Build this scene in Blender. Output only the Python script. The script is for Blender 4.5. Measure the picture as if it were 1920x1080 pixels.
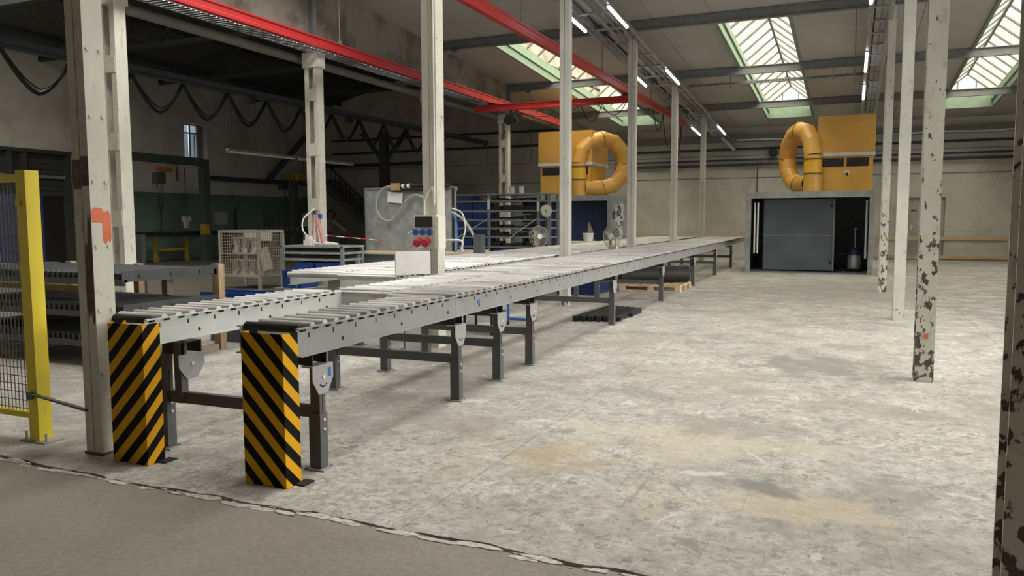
import bpy, math, random
from mathutils import Vector, Matrix
random.seed(7)
for o in list(bpy.data.objects): bpy.data.objects.remove(o)
scene = bpy.context.scene
C = scene.collection
PI = math.pi

# ---------------------------------------------------------------- camera
cam_d = bpy.data.cameras.new('camera'); cam = bpy.data.objects.new('camera', cam_d); C.objects.link(cam)
cam_d.sensor_fit = 'HORIZONTAL'; cam_d.sensor_width = 36.0; cam_d.lens = 36.0 * 1453.0 / 1920.0
cam_d.clip_start = 0.05; cam_d.clip_end = 300
_p, _y, _r = math.radians(4.983), math.radians(23.567), math.radians(-0.196)
_fw = Vector((-math.sin(_y)*math.cos(_p), math.cos(_y)*math.cos(_p), -math.sin(_p)))
_rt = Vector((math.cos(_y), math.sin(_y), 0)); _up = _rt.cross(_fw)
_r2 = math.cos(_r)*_rt + math.sin(_r)*_up; _u2 = -math.sin(_r)*_rt + math.cos(_r)*_up
cam.matrix_world = Matrix(((_r2.x, _u2.x, -_fw.x, 0), (_r2.y, _u2.y, -_fw.y, 0), (_r2.z, _u2.z, -_fw.z, 1.55), (0, 0, 0, 1)))
scene.camera = cam

# ---------------------------------------------------------------- sky and daylight (overcast, high sun behind thin cloud)
world = bpy.data.worlds.new('overcast_sky'); scene.world = world; world.use_nodes = True
bg = world.node_tree.nodes['Background']
bg.inputs[0].default_value = (0.90, 0.95, 1.0, 1); bg.inputs[1].default_value = 1.8
sun_d = bpy.data.lights.new('daylight', 'SUN'); sun_d.energy = 31.0; sun_d.angle = math.radians(120); sun_d.color = (1.0, 0.97, 0.925)
sun = bpy.data.objects.new('daylight', sun_d); C.objects.link(sun); sun.location = (0, 10, 30); sun.rotation_euler = (math.radians(6), math.radians(26), 0)

vs = scene.view_settings
vs.view_transform = 'Standard'; vs.look = 'None'; vs.exposure = 0.17; vs.gamma = 1.0; vs.use_curve_mapping = False

# ---------------------------------------------------------------- materials
def nd(nt, t, **kw):
    n = nt.nodes.new(t)
    for k, v in kw.items(): setattr(n, k, v)
    return n
def new_mat(name):
    m = bpy.data.materials.new(name); m.use_nodes = True
    return m, m.node_tree, m.node_tree.nodes['Principled BSDF']
def rgba(c): return (c[0], c[1], c[2], 1)
def coords(nt, scale=(1, 1, 1), obj=False, rot=(0, 0, 0)):
    if obj:
        tc = nd(nt, 'ShaderNodeTexCoord'); src = tc.outputs['Object']
    else:
        g = nd(nt, 'ShaderNodeNewGeometry'); src = g.outputs['Position']
    mp = nd(nt, 'ShaderNodeMapping'); mp.inputs['Scale'].default_value = scale; mp.inputs['Rotation'].default_value = rot
    nt.links.new(src, mp.inputs['Vector'])
    return mp.outputs['Vector']
def noise(nt, vec, scale, detail=6, rough=0.55, dist=0):
    n = nd(nt, 'ShaderNodeTexNoise'); n.inputs['Scale'].default_value = scale; n.inputs['Detail'].default_value = detail
    n.inputs['Roughness'].default_value = rough; n.inputs['Distortion'].default_value = dist
    nt.links.new(vec, n.inputs['Vector']); return n.outputs['Fac']
def ramp(nt, fac, stops, interp='LINEAR'):
    r = nd(nt, 'ShaderNodeValToRGB'); e = r.color_ramp; e.interpolation = interp
    while len(e.elements) < len(stops): e.elements.new(0.5)
    for el, (p, c) in zip(e.elements, stops):
        el.position = p; el.color = rgba(c) if isinstance(c, tuple) else (c, c, c, 1)
    nt.links.new(fac, r.inputs['Fac']); return r.outputs['Color']
def mix(nt, fac, a, b, mode='MIX'):
    n = nd(nt, 'ShaderNodeMix', data_type='RGBA', blend_type=mode)
    for s, v in ((n.inputs[0], fac), (n.inputs[6], a), (n.inputs[7], b)):
        if isinstance(v, (int, float)): s.default_value = v
        elif isinstance(v, tuple): s.default_value = rgba(v)
        else: nt.links.new(v, s)
    return n.outputs[2]
def bump(nt, b, h, strength=0.3, dist=0.01):
    n = nd(nt, 'ShaderNodeBump'); n.inputs['Strength'].default_value = strength; n.inputs['Distance'].default_value = dist
    nt.links.new(h, n.inputs['Height']); nt.links.new(n.outputs['Normal'], b.inputs['Normal'])

def paint(name, col, rough=0.5, metal=0.0, var=0.15, scale=6.0, bmp=0.0, stretch=(1, 1, 1), spec=0.5):
    m, nt, b = new_mat(name)
    v = coords(nt, stretch)
    n = noise(nt, v, scale)
    dark = tuple(c*(1-var) for c in col); lite = tuple(min(1, c*(1+var)) for c in col)
    nt.links.new(ramp(nt, n, [(0.3, dark), (0.7, lite)]), b.inputs['Base Color'])
    b.inputs['Roughness'].default_value = rough; b.inputs['Metallic'].default_value = metal
    b.inputs['Specular IOR Level'].default_value = spec
    if bmp: bump(nt, b, noise(nt, v, scale*8), bmp, 0.004)
    return m
def peeling(name, col, under, thr=0.62, scale=5.0, low=None, rough=0.55, dirt=(0.22, 0.2, 0.16), stretch=(1, 1, 0.6)):
    """old paint with chips through to rust; low = height below which more paint has flaked off"""
    m, nt, b = new_mat(name)
    v = coords(nt, stretch)
    n1 = noise(nt, v, scale, 9, 0.62); n2 = noise(nt, v, 2.2, 4)
    base = ramp(nt, n2, [(0.3, tuple(c*0.82 for c in col)), (0.65, col)])
    if low is not None:
        g = nd(nt, 'ShaderNodeNewGeometry'); s = nd(nt, 'ShaderNodeSeparateXYZ'); nt.links.new(g.outputs['Position'], s.inputs[0])
        mr = nd(nt, 'ShaderNodeMapRange'); nt.links.new(s.outputs['Z'], mr.inputs[0])
        mr.inputs[1].default_value = 0.0; mr.inputs[2].default_value = low; mr.inputs[3].default_value = 0.15; mr.inputs[4].default_value = 0.0
        ad = nd(nt, 'ShaderNodeMath', operation='ADD'); nt.links.new(n1, ad.inputs[0]); nt.links.new(mr.outputs[0], ad.inputs[1]); n1 = ad.outputs[0]
    chip = ramp(nt, n1, [(thr, 0.0), (thr+0.02, 1.0)])
    grime = ramp(nt, noise(nt, v, 11, 6), [(0.58, 0.0), (0.75, 0.55)])
    c = mix(nt, grime, base, dirt); c = mix(nt, chip, c, under)
    nt.links.new(c, b.inputs['Base Color']); b.inputs['Roughness'].default_value = rough
    inv = nd(nt, 'ShaderNodeMath', operation='SUBTRACT'); inv.inputs[0].default_value = 1.0; nt.links.new(chip, inv.inputs[1])
    bump(nt, b, inv.outputs[0], 0.5, 0.003)
    return m
def galvanised(name, col=(0.42, 0.43, 0.44), rough=0.42, metal=0.75, var=0.22, scale=14, stretch=(1, 1, 1)):
    m, nt, b = new_mat(name)
    v = coords(nt, stretch)
    vo = nd(nt, 'ShaderNodeTexVoronoi'); vo.inputs['Scale'].default_value = scale; nt.links.new(v, vo.inputs['Vector'])
    n = noise(nt, v, 3.0, 6)
    c1 = ramp(nt, n, [(0.25, tuple(x*(1-var) for x in col)), (0.75, tuple(x*(1+var) for x in col))])
    bw = nd(nt, 'ShaderNodeRGBToBW'); nt.links.new(vo.outputs['Color'], bw.inputs[0]); c = mix(nt, 0.30, c1, bw.outputs[0], 'SOFT_LIGHT')
    nt.links.new(c, b.inputs['Base Color']); b.inputs['Roughness'].default_value = rough; b.inputs['Metallic'].default_value = metal
    return m
def stripes(name, sign):
    m, nt, b = new_mat(name)
    g = nd(nt, 'ShaderNodeNewGeometry'); s = nd(nt, 'ShaderNodeSeparateXYZ'); nt.links.new(g.outputs['Position'], s.inputs[0])
    a = nd(nt, 'ShaderNodeMath', operation='ADD'); nt.links.new(s.outputs['X'], a.inputs[0]); nt.links.new(s.outputs['Y'], a.inputs[1])
    k = nd(nt, 'ShaderNodeMath', operation='MULTIPLY'); nt.links.new(a.outputs[0], k.inputs[0]); k.inputs[1].default_value = sign
    z = nd(nt, 'ShaderNodeMath', operation='ADD'); nt.links.new(s.outputs['Z'], z.inputs[0]); nt.links.new(k.outputs[0], z.inputs[1])
    d = nd(nt, 'ShaderNodeMath', operation='DIVIDE'); nt.links.new(z.outputs[0], d.inputs[0]); d.inputs[1].default_value = 0.150
    f = nd(nt, 'ShaderNodeMath', operation='FRACT'); nt.links.new(d.outputs[0], f.inputs[0])
    c = ramp(nt, f.outputs[0], [(0.0, (0.003, 0.003, 0.0035)), (0.5, (0.72, 0.37, 0.012))], 'CONSTANT')
    nt.links.new(c, b.inputs['Base Color']); b.inputs['Roughness'].default_value = 0.5; b.inputs['Specular IOR Level'].default_value = 0.12
    return m
def emitter(name, col, strength):
    m, nt, b = new_mat(name)
    b.inputs['Base Color'].default_value = rgba(col); b.inputs['Emission Color'].default_value = rgba(col); b.inputs['Emission Strength'].default_value = strength
    return m
def glazing(name, tint, milk=0.25):
    m, nt, b = new_mat(name)
    t = nd(nt, 'ShaderNodeBsdfTransparent'); t.inputs[0].default_value = rgba(tint)
    d = nd(nt, 'ShaderNodeBsdfTranslucent'); d.inputs[0].default_value = rgba(tint)
    gl = nd(nt, 'ShaderNodeBsdfGlossy'); gl.inputs['Roughness'].default_value = 0.1
    a = nd(nt, 'ShaderNodeMixShader'); a.inputs[0].default_value = milk; nt.links.new(t.outputs[0], a.inputs[1]); nt.links.new(d.outputs[0], a.inputs[2])
    c = nd(nt, 'ShaderNodeMixShader'); c.inputs[0].default_value = 0.04; nt.links.new(a.outputs[0], c.inputs[1]); nt.links.new(gl.outputs[0], c.inputs[2])
    nt.links.new(c.outputs[0], nt.nodes['Material Output'].inputs['Surface'])
    return m

def ramp_scaled(nt, fac, a, b, k):
    mr = nd(nt, 'ShaderNodeMapRange'); nt.links.new(fac, mr.inputs[0]); mr.inputs[1].default_value = a; mr.inputs[2].default_value = b
    mr.inputs[3].default_value = k; mr.inputs[4].default_value = 0.0; mr.interpolation_type = 'SMOOTHSTEP'
    return mr.outputs[0]
STAINS_AND_DIMMING = [(-0.25, 4.35, .65, .35, (0.60, 0.52, 0.36), .55), (-0.9, 5.4, 1.1, .7, (0.64, 0.58, 0.44), .5), (-1.72, 4.65, .40, .40, (0.46, 0.36, 0.22), .6),
          (-1.2, 7.6, .9, .5, (0.44, 0.39, 0.31), .6), (-2.5, 9.6, .45, .5, (0.42, 0.37, 0.29), .7), (-2.9, 5.2, .8, .4, (0.36, 0.335, 0.30), .55),
          (-0.50, 4.65, .34, .24, (0.22, 0.213, 0.20), .85), (-0.25, 8.7, .85, .9, (0.27, 0.26, 0.235), .8), (0.0, 6.9, .6, .45, (0.33, 0.29, 0.24), .55), (-0.75, 5.9, .9, .35, (0.30, 0.283, 0.255), .6),
          (-0.2, 18.5, 3.6, 5.0, (0.33, 0.316, 0.292), .75), (3.8, 14.0, 2.6, 13.0, (0.29, 0.278, 0.255), .85), (1.4, 6.5, .7, 1.6, (0.36, 0.343, 0.31), .6), (-3.5, 8.0, .5, 4.0, (0.38, 0.37, 0.35), .4)]  # the two broadest entries put the weaker far and right light into colour
def floor_material(name, main):
    m, nt, b = new_mat(name)
    v = coords(nt, (1, 1, 1)); vs_ = coords(nt, (0.55, 1.5, 1), rot=(0, 0, 0.35)); vf = coords(nt, (1.6, 0.8, 1), rot=(0, 0, -0.4))
    if main:
        big = noise(nt, v, 0.38, 3, 0.5); mid = noise(nt, v, 1.7, 11, 0.66, 0.3); fine = noise(nt, v, 11, 9, 0.72, 0.4); spk = noise(nt, v, 38, 6, 0.72)
        grit = noise(nt, v, 34, 8, 0.75, 0.3)
        base = ramp(nt, fine, [(0.36, (0.33, 0.315, 0.285)), (0.47, (0.53, 0.513, 0.475)), (0.55, (0.66, 0.645, 0.605)), (0.66, (0.76, 0.745, 0.705))])
        base = mix(nt, ramp(nt, grit, [(0.38, 0.62), (0.50, 0.0)]), base, (0.30, 0.285, 0.26))
        base = mix(nt, ramp(nt, grit, [(0.54, 0.0), (0.66, 0.5)]), base, (0.80, 0.785, 0.745))
        def worn_layer(c, n, t, col_lo, col_hi, w=0.012, k=1.0):
            f = ramp(nt, n, [(t, 0.0), (t+w, k)])
            return mix(nt, f, c, ramp(nt, fine, [(0.3, col_lo), (0.7, col_hi)]))
        # broad areas where the pale coat is scuffed through
        s = nd(nt, 'ShaderNodeMath', operation='MULTIPLY_ADD'); nt.links.new(big, s.inputs[0]); s.inputs[1].default_value = 0.7; nt.links.new(mid, s.inputs[2])
        c = mix(nt, ramp(nt, s.outputs[0], [(0.70, 0.0), (0.98, 0.8)]), base, (0.36, 0.345, 0.315))
        st = noise(nt, v, 0.75, 7, 0.62, 0.8)
        c = mix(nt, ramp(nt, st, [(0.55, 0.0), (0.70, 0.50)]), c, (0.52, 0.435, 0.29))
        # hard-edged flakes: bare grey concrete showing, and pale islands
        c = worn_layer(c, s.outputs[0], 0.935, (0.29, 0.275, 0.25), (0.43, 0.415, 0.38), 0.02, 0.85)
        n3 = noise(nt, v, 5.5, 9, 0.68, 0.5)
        c = worn_layer(c, n3, 0.585, (0.22, 0.208, 0.187), (0.36, 0.343, 0.31), 0.008, 0.8)
        n5 = noise(nt, coords(nt, rot=(0.5, 0.1, 2)), 14, 8, 0.65, 0.6)
        c = worn_layer(c, n5, 0.62, (0.18, 0.17, 0.155), (0.28, 0.265, 0.24), 0.006, 0.75)
        n4 = noise(nt, coords(nt, rot=(0.3, 0.2, 1)), 3.1, 10, 0.7, 0.8)
        c = worn_layer(c, n4, 0.62, (0.62, 0.60, 0.55), (0.76, 0.745, 0.70), 0.015, 0.8)
        # old spills, worn spots, and broad greys painting dimmer light far and right
        wob = noise(nt, v, 2.6, 8, 0.66, 0.4)
        for (sx_, sy_, rx_, ry_, col_, k_) in STAINS_AND_DIMMING:
            sb = nd(nt, 'ShaderNodeVectorMath', operation='SUBTRACT'); nt.links.new(v, sb.inputs[0]); sb.inputs[1].default_value = (sx_, sy_, 0)
            ml = nd(nt, 'ShaderNodeVectorMath', operation='MULTIPLY'); nt.links.new(sb.outputs[0], ml.inputs[0]); ml.inputs[1].default_value = (.7/rx_, .7/ry_, 0)
            ln = nd(nt, 'ShaderNodeVectorMath', operation='LENGTH'); nt.links.new(ml.outputs[0], ln.inputs[0])
            ma = nd(nt, 'ShaderNodeMath', operation='MULTIPLY_ADD'); nt.links.new(wob, ma.inputs[0]); ma.inputs[1].default_value = 2.6; nt.links.new(ln.outputs['Value'], ma.inputs[2])
            c = mix(nt, ramp(nt, ma.outputs[0], [(0.0, 0.0)]) if False else ramp_scaled(nt, ma.outputs[0], 1.55, 2.0, k_), c, col_)
        st2 = noise(nt, v, 1.3, 7, 0.65, 0.4)
        c = mix(nt, ramp(nt, st2, [(0.60, 0.0), (0.72, 0.40)]), c, (0.33, 0.305, 0.27))
        c = mix(nt, ramp(nt, spk, [(0.59, 0.0), (0.66, 0.6)]), c, (0.22, 0.208, 0.19))
        scr2 = noise(nt, coords(nt, (9, 0.35, 1), rot=(0, 0, 0.25)), 3.2, 5, 0.55, 1.2)
        c = mix(nt, ramp(nt, scr2, [(0.64, 0.0), (0.665, 0.4)]), c, (0.25, 0.236, 0.21))
        scr = noise(nt, coords(nt, (0.4, 14, 1), rot=(0, 0, 0.5)), 2.2, 4, 0.5, 1.5)
        c = mix(nt, ramp(nt, scr, [(0.66, 0.0), (0.69, 0.3)]), c, (0.26, 0.245, 0.22))
        rough = ramp(nt, mid, [(0.3, 0.45), (0.7, 0.75)])
        h = n3
    else:
        big = noise(nt, v, 0.9, 5, 0.6, 0.4); fine = noise(nt, v, 30, 8, 0.7); mid = noise(nt, vs_, 3.0, 7, 0.6, 0.5)
        c = ramp(nt, big, [(0.3, (0.265, 0.243, 0.21)), (0.7, (0.36, 0.333, 0.29))])
        c = mix(nt, ramp(nt, mid, [(0.55, 0.0), (0.8, 0.5)]), c, (0.34, 0.285, 0.20))
        c = mix(nt, ramp(nt, fine, [(0.42, 0.35), (0.6, 0.0)]), c, (0.15, 0.14, 0.125))
        c = mix(nt, ramp(nt, noise(nt, v, 55, 4), [(0.68, 0.0), (0.74, 0.5)]), c, (0.48, 0.46, 0.42))
        rough = ramp(nt, mid, [(0.3, 0.6), (0.7, 0.85)]); h = fine
    if main: c = mix(nt, 1.0, c, (0.90, 0.895, 0.89), 'MULTIPLY')
    nt.links.new(c, b.inputs['Base Color']); nt.links.new(rough, b.inputs['Roughness']); b.inputs['Specular IOR Level'].default_value = 0.35
    bump(nt, b, h, 0.35, 0.006)
    return m

def wall_material(name, col, dirty, brick=False, sc=0.7):
    m, nt, b = new_mat(name)
    v = coords(nt)
    n = noise(nt, v, sc, 8, 0.62, 0.5); f = noise(nt, v, 9, 6, 0.6)
    c = ramp(nt, n, [(0.32, dirty), (0.55, col), (0.8, tuple(min(1, x*1.08) for x in col))])
    c = mix(nt, ramp(nt, f, [(0.6, 0.0), (0.85, 0.35)]), c, tuple(x*0.6 for x in dirty))
    b.inputs['Roughness'].default_value = 0.85
    if brick:
        sx = nd(nt, 'ShaderNodeSeparateXYZ'); nt.links.new(v, sx.inputs[0]); cb = nd(nt, 'ShaderNodeCombineXYZ')
        nt.links.new(sx.outputs['X'], cb.inputs[0]); nt.links.new(sx.outputs['Z'], cb.inputs[1])
        br = nd(nt, 'ShaderNodeTexBrick'); br.inputs['Scale'].default_value = 1.0; br.inputs['Brick Width'].default_value = 0.25; br.inputs['Row Height'].default_value = 0.077
        br.inputs['Mortar Size'].default_value = 0.007; br.inputs['Color1'].default_value = (1, 1, 1, 1); br.inputs['Color2'].default_value = (0.93, 0.93, 0.92, 1); br.inputs['Mortar'].default_value = (0.82, 0.81, 0.79, 1)
        nt.links.new(cb.outputs[0], br.inputs['Vector'])
        c = mix(nt, 1.0, c, br.outputs['Color'], 'MULTIPLY')
        bump(nt, b, br.outputs['Color'], 0.6, 0.01)
    else:
        bump(nt, b, f, 0.2, 0.01)
    nt.links.new(c, b.inputs['Base Color'])
    return m
def wood(name, col, dark, stretch=(0.6, 8, 8)):
    m, nt, b = new_mat(name)
    n = noise(nt, coords(nt, stretch), 3.5, 6, 0.6, 0.8)
    nt.links.new(ramp(nt, n, [(0.3, dark), (0.65, col)]), b.inputs['Base Color']); b.inputs['Roughness'].default_value = 0.8
    return m

M = {}
M['floor'] = floor_material('worn_painted_concrete', True)
M['floor_old'] = floor_material('bare_brown_concrete', False)
M['crack'] = paint('crack_dirt', (0.03, 0.028, 0.025), 0.95)
M['chips'] = paint('pale_concrete_chips', (0.55, 0.53, 0.49), 0.9, var=0.3, scale=30)
M['ceiling'] = wall_material('ceiling_board', (0.44, 0.425, 0.40), (0.38, 0.365, 0.34), sc=0.35)
M['deck'] = paint('roof_deck', (0.22, 0.21, 0.19), 0.9)
M['beam'] = paint('grey_painted_steel', (0.20, 0.205, 0.205), 0.6, var=0.12)
M['wall'] = wall_material('whitewashed_concrete', (0.58, 0.56, 0.515), (0.43, 0.41, 0.375))
M['wall_brick'] = wall_material('whitewashed_brick', (0.61, 0.605, 0.55), (0.46, 0.46, 0.41), brick=True)
M['wall_left'] = wall_material('left_hall_plaster', (0.58, 0.565, 0.535), (0.43, 0.42, 0.395))
M['dado'] = wall_material('green_dado_paint', (0.13, 0.195, 0.165), (0.09, 0.14, 0.115))
M['band'] = wall_material('stained_brown_render', (0.30, 0.265, 0.225), (0.13, 0.105, 0.085), sc=1.3)
M['roof_left'] = paint('dark_roof_sheet', (0.075, 0.075, 0.075), 0.9)
M['truss'] = paint('dark_blue_steel', (0.045, 0.055, 0.065), 0.7)
M['cream'] = peeling('cream_steel_paint', (0.66, 0.645, 0.56), (0.10, 0.065, 0.045), 0.70, 6, low=None)
M['cream_chip'] = peeling('cream_flaking_paint', (0.62, 0.61, 0.54), (0.085, 0.06, 0.045), 0.64, 18, low=2.6)
M['cream_pillar'] = peeling('cream_pillar_paint', (0.64, 0.62, 0.545), (0.10, 0.075, 0.055), 0.70, 12, dirt=(0.17, 0.155, 0.13))
M['grey_col'] = peeling('grey_cream_column_paint', (0.56, 0.56, 0.51), (0.12, 0.10, 0.08), 0.70, 9, low=1.0)
M['orange'] = paint('orange_marking', (0.66, 0.17, 0.07), 0.6)
M['red'] = paint('red_rail_enamel', (0.45, 0.028, 0.03), 0.35, var=0.08)
M['green'] = paint('pale_green_paint', (0.20, 0.275, 0.20), 0.6, var=0.12)
M['bar'] = paint('glazing_bar_dark', (0.16, 0.16, 0.15), 0.6)
M['pane'] = glazing('grimy_wired_glass', (0.50, 0.475, 0.39), 0.03)
M['pane_clean'] = glazing('newer_roof_glass', (0.92, 0.90, 0.86), 0.05)
M['pane_blue'] = glazing('clear_gable_glass', (0.40, 0.45, 0.50), 0.02)
M['lamp'] = emitter('lit_tube', (0.95, 0.97, 1.0), 6.0)
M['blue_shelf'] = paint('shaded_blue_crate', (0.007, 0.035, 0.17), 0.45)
M['mesh_frame'] = paint('worn_pale_steel', (0.40, 0.37, 0.31), 0.7, var=0.25, scale=12)
M['pane_dim'] = glazing('dim_view_glass', (0.085, 0.105, 0.12), 0.02)  # dim outside view with a building beyond, put into the glass tint
M['pane_dim2'] = glazing('upper_window_glass', (0.15, 0.175, 0.195), 0.02)
M['amber_b'] = paint('amber_duct_piece', (0.56, 0.295, 0.055), 0.42, var=0.10, scale=1.5)
M['floor_dark'] = wall_material('dark_concrete', (0.15, 0.138, 0.12), (0.10, 0.092, 0.08))  # darker concrete for the left hall slab
M['strip'] = emitter('dim_lamp_strip', (0.95, 0.97, 1.0), 2.2)
M['slat'] = paint('dark_slotted_steel', (0.07, 0.075, 0.075), 0.5)
M['blue_deep'] = paint('deep_blue_plastic', (0.004, 0.013, 0.085), 0.45)
M['rust'] = paint('brown_primer_band', (0.12, 0.085, 0.07), 0.7, var=0.5, scale=14)
M['galv'] = galvanised('galvanised_steel')
M['galv_dull'] = galvanised('dull_zinc_sheet', (0.36, 0.38, 0.39), 0.55, 0.5, 0.25, 9)
M['tray'] = galvanised('tray_steel', (0.36, 0.37, 0.37), 0.5, 0.5)
M['conv'] = paint('conveyor_grey_enamel', (0.285, 0.288, 0.283), 0.45, var=0.10, scale=3)
M['conv_pale'] = paint('conveyor_pale_enamel', (0.56, 0.585, 0.57), 0.45, var=0.12, scale=3)
M['leg'] = paint('conveyor_leg_grey', (0.085, 0.088, 0.09), 0.45, var=0.12)
M['bracket'] = paint('bracket_light_grey', (0.33, 0.335, 0.335), 0.4, var=0.08)
M['roller'] = galvanised('roller_zinc', (0.68, 0.68, 0.67), 0.42, 0.45, 0.2, 20, (1, 4, 4))
M['roller_worn'] = galvanised('roller_worn', (0.50, 0.50, 0.485), 0.45, 0.45, 0.3, 20, (1, 4, 4))
M['roller_rust'] = paint('roller_rusty', (0.40, 0.30, 0.25), 0.6, 0.2, 0.3, 12)
M['rubber'] = paint('black_rubber', (0.015, 0.015, 0.016), 0.6)
M['black'] = paint('black_steel', (0.012, 0.012, 0.013), 0.6)
M['hole'] = paint('slot_black', (0.01, 0.01, 0.01), 0.9)
M['hazard_up'] = stripes('hazard_stripes_rising', -1.0)
M['hazard_down'] = stripes('hazard_stripes_falling', 1.0)
M['yellow'] = peeling('yellow_fence_enamel', (0.90, 0.72, 0.04), (0.16, 0.11, 0.05), 0.715, 12, dirt=(0.6, 0.45, 0.03), rough=0.4)
M['dull_yellow'] = paint('dull_yellow', (0.36, 0.26, 0.03), 0.6, var=0.2)
M['wire'] = paint('mesh_wire', (0.10, 0.095, 0.09), 0.5, 0.4)
M['amber'] = paint('amber_sheet_paint', (0.63, 0.345, 0.07), 0.42, var=0.10, scale=1.5)
M['amber_new'] = paint('bright_amber_paint', (0.70, 0.40, 0.03), 0.4, var=0.05)
M['band_rubber'] = paint('duct_clamp', (0.10, 0.075, 0.03), 0.6)
M['white'] = paint('white_plastic', (0.72, 0.72, 0.70), 0.45, var=0.05)
M['offwhite'] = paint('white_board', (0.70, 0.70, 0.69), 0.6, var=0.08)
M['cream_box'] = paint('cream_plastic', (0.70, 0.68, 0.60), 0.4, var=0.04)
M['smoke'] = paint('smoked_window', (0.03, 0.03, 0.032), 0.15)
M['blue_socket'] = paint('blue_socket', (0.03, 0.12, 0.42), 0.35)
M['red_socket'] = paint('red_socket', (0.48, 0.02, 0.04), 0.35)
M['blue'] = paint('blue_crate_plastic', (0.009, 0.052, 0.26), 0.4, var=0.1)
M['blue_dark'] = paint('dark_blue_sheet', (0.018, 0.035, 0.095), 0.5, var=0.2)
M['rack'] = paint('rack_grey', (0.19, 0.205, 0.22), 0.5, var=0.1)
M['slate'] = paint('slate_roller', (0.038, 0.041, 0.047), 0.5, var=0.15)
M['slate_lt'] = paint('slate_plate', (0.06, 0.065, 0.074), 0.5, var=0.12)
M['wood'] = wood('pale_timber', (0.68, 0.52, 0.34), (0.50, 0.36, 0.21))
M['wood_v'] = wood('upright_timber', (0.56, 0.40, 0.25), (0.25, 0.17, 0.10), (6, 6, 0.6))
M['ply'] = wood('light_plywood', (0.62, 0.53, 0.38), (0.5, 0.41, 0.28))
M['wood_old'] = wood('weathered_timber', (0.42, 0.37, 0.29), (0.26, 0.22, 0.17))
M['booth_in'] = paint('booth_interior', (0.17, 0.19, 0.215), 0.45, var=0.2)
M['booth_door'] = paint('booth_door_sheet', (0.11, 0.125, 0.145), 0.3, 0.2, 0.2, 1.2)
M['steel'] = galvanised('bright_steel', (0.72, 0.72, 0.70), 0.35, 0.55)
M['crane'] = paint('dark_green_crane', (0.055, 0.075, 0.06), 0.6)
M['crane_or'] = paint('orange_hoist', (0.35, 0.10, 0.02), 0.5)
M['hose'] = paint('grey_hose', (0.34, 0.34, 0.33), 0.5)
M['hose_blue'] = paint('blue_hose', (0.04, 0.16, 0.50), 0.4)
M['cable'] = paint('black_cable', (0.010, 0.011, 0.012), 0.6)
M['card'] = paint('brown_cardboard', (0.34, 0.22, 0.13), 0.8)
M['pinkred'] = paint('red_white_cloth', (0.62, 0.25, 0.20), 0.7, var=0.5, scale=40)
M['tape_r'] = paint('tape_red', (0.45, 0.02, 0.03), 0.5)
M['gut'] = paint('beige_pipe', (0.16, 0.155, 0.135), 0.6)
M['fanblade'] = paint('fan_blade', (0.42, 0.40, 0.36), 0.4)
M['fancage'] = paint('fan_cage', (0.36, 0.34, 0.30), 0.4)
M['concrete_st'] = paint('stair_concrete', (0.16, 0.16, 0.155), 0.9)
M['shutter'] = paint('dark_shutter', (0.045, 0.048, 0.05), 0.6)
M['dim_glass'] = paint('dim_window_glass', (0.20, 0.25, 0.29), 0.15)
M['win_frame'] = paint('window_frame_grey', (0.22, 0.22, 0.215), 0.6)
M['door_grey'] = paint('grey_door_paint', (0.43, 0.43, 0.38), 0.6)

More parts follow.
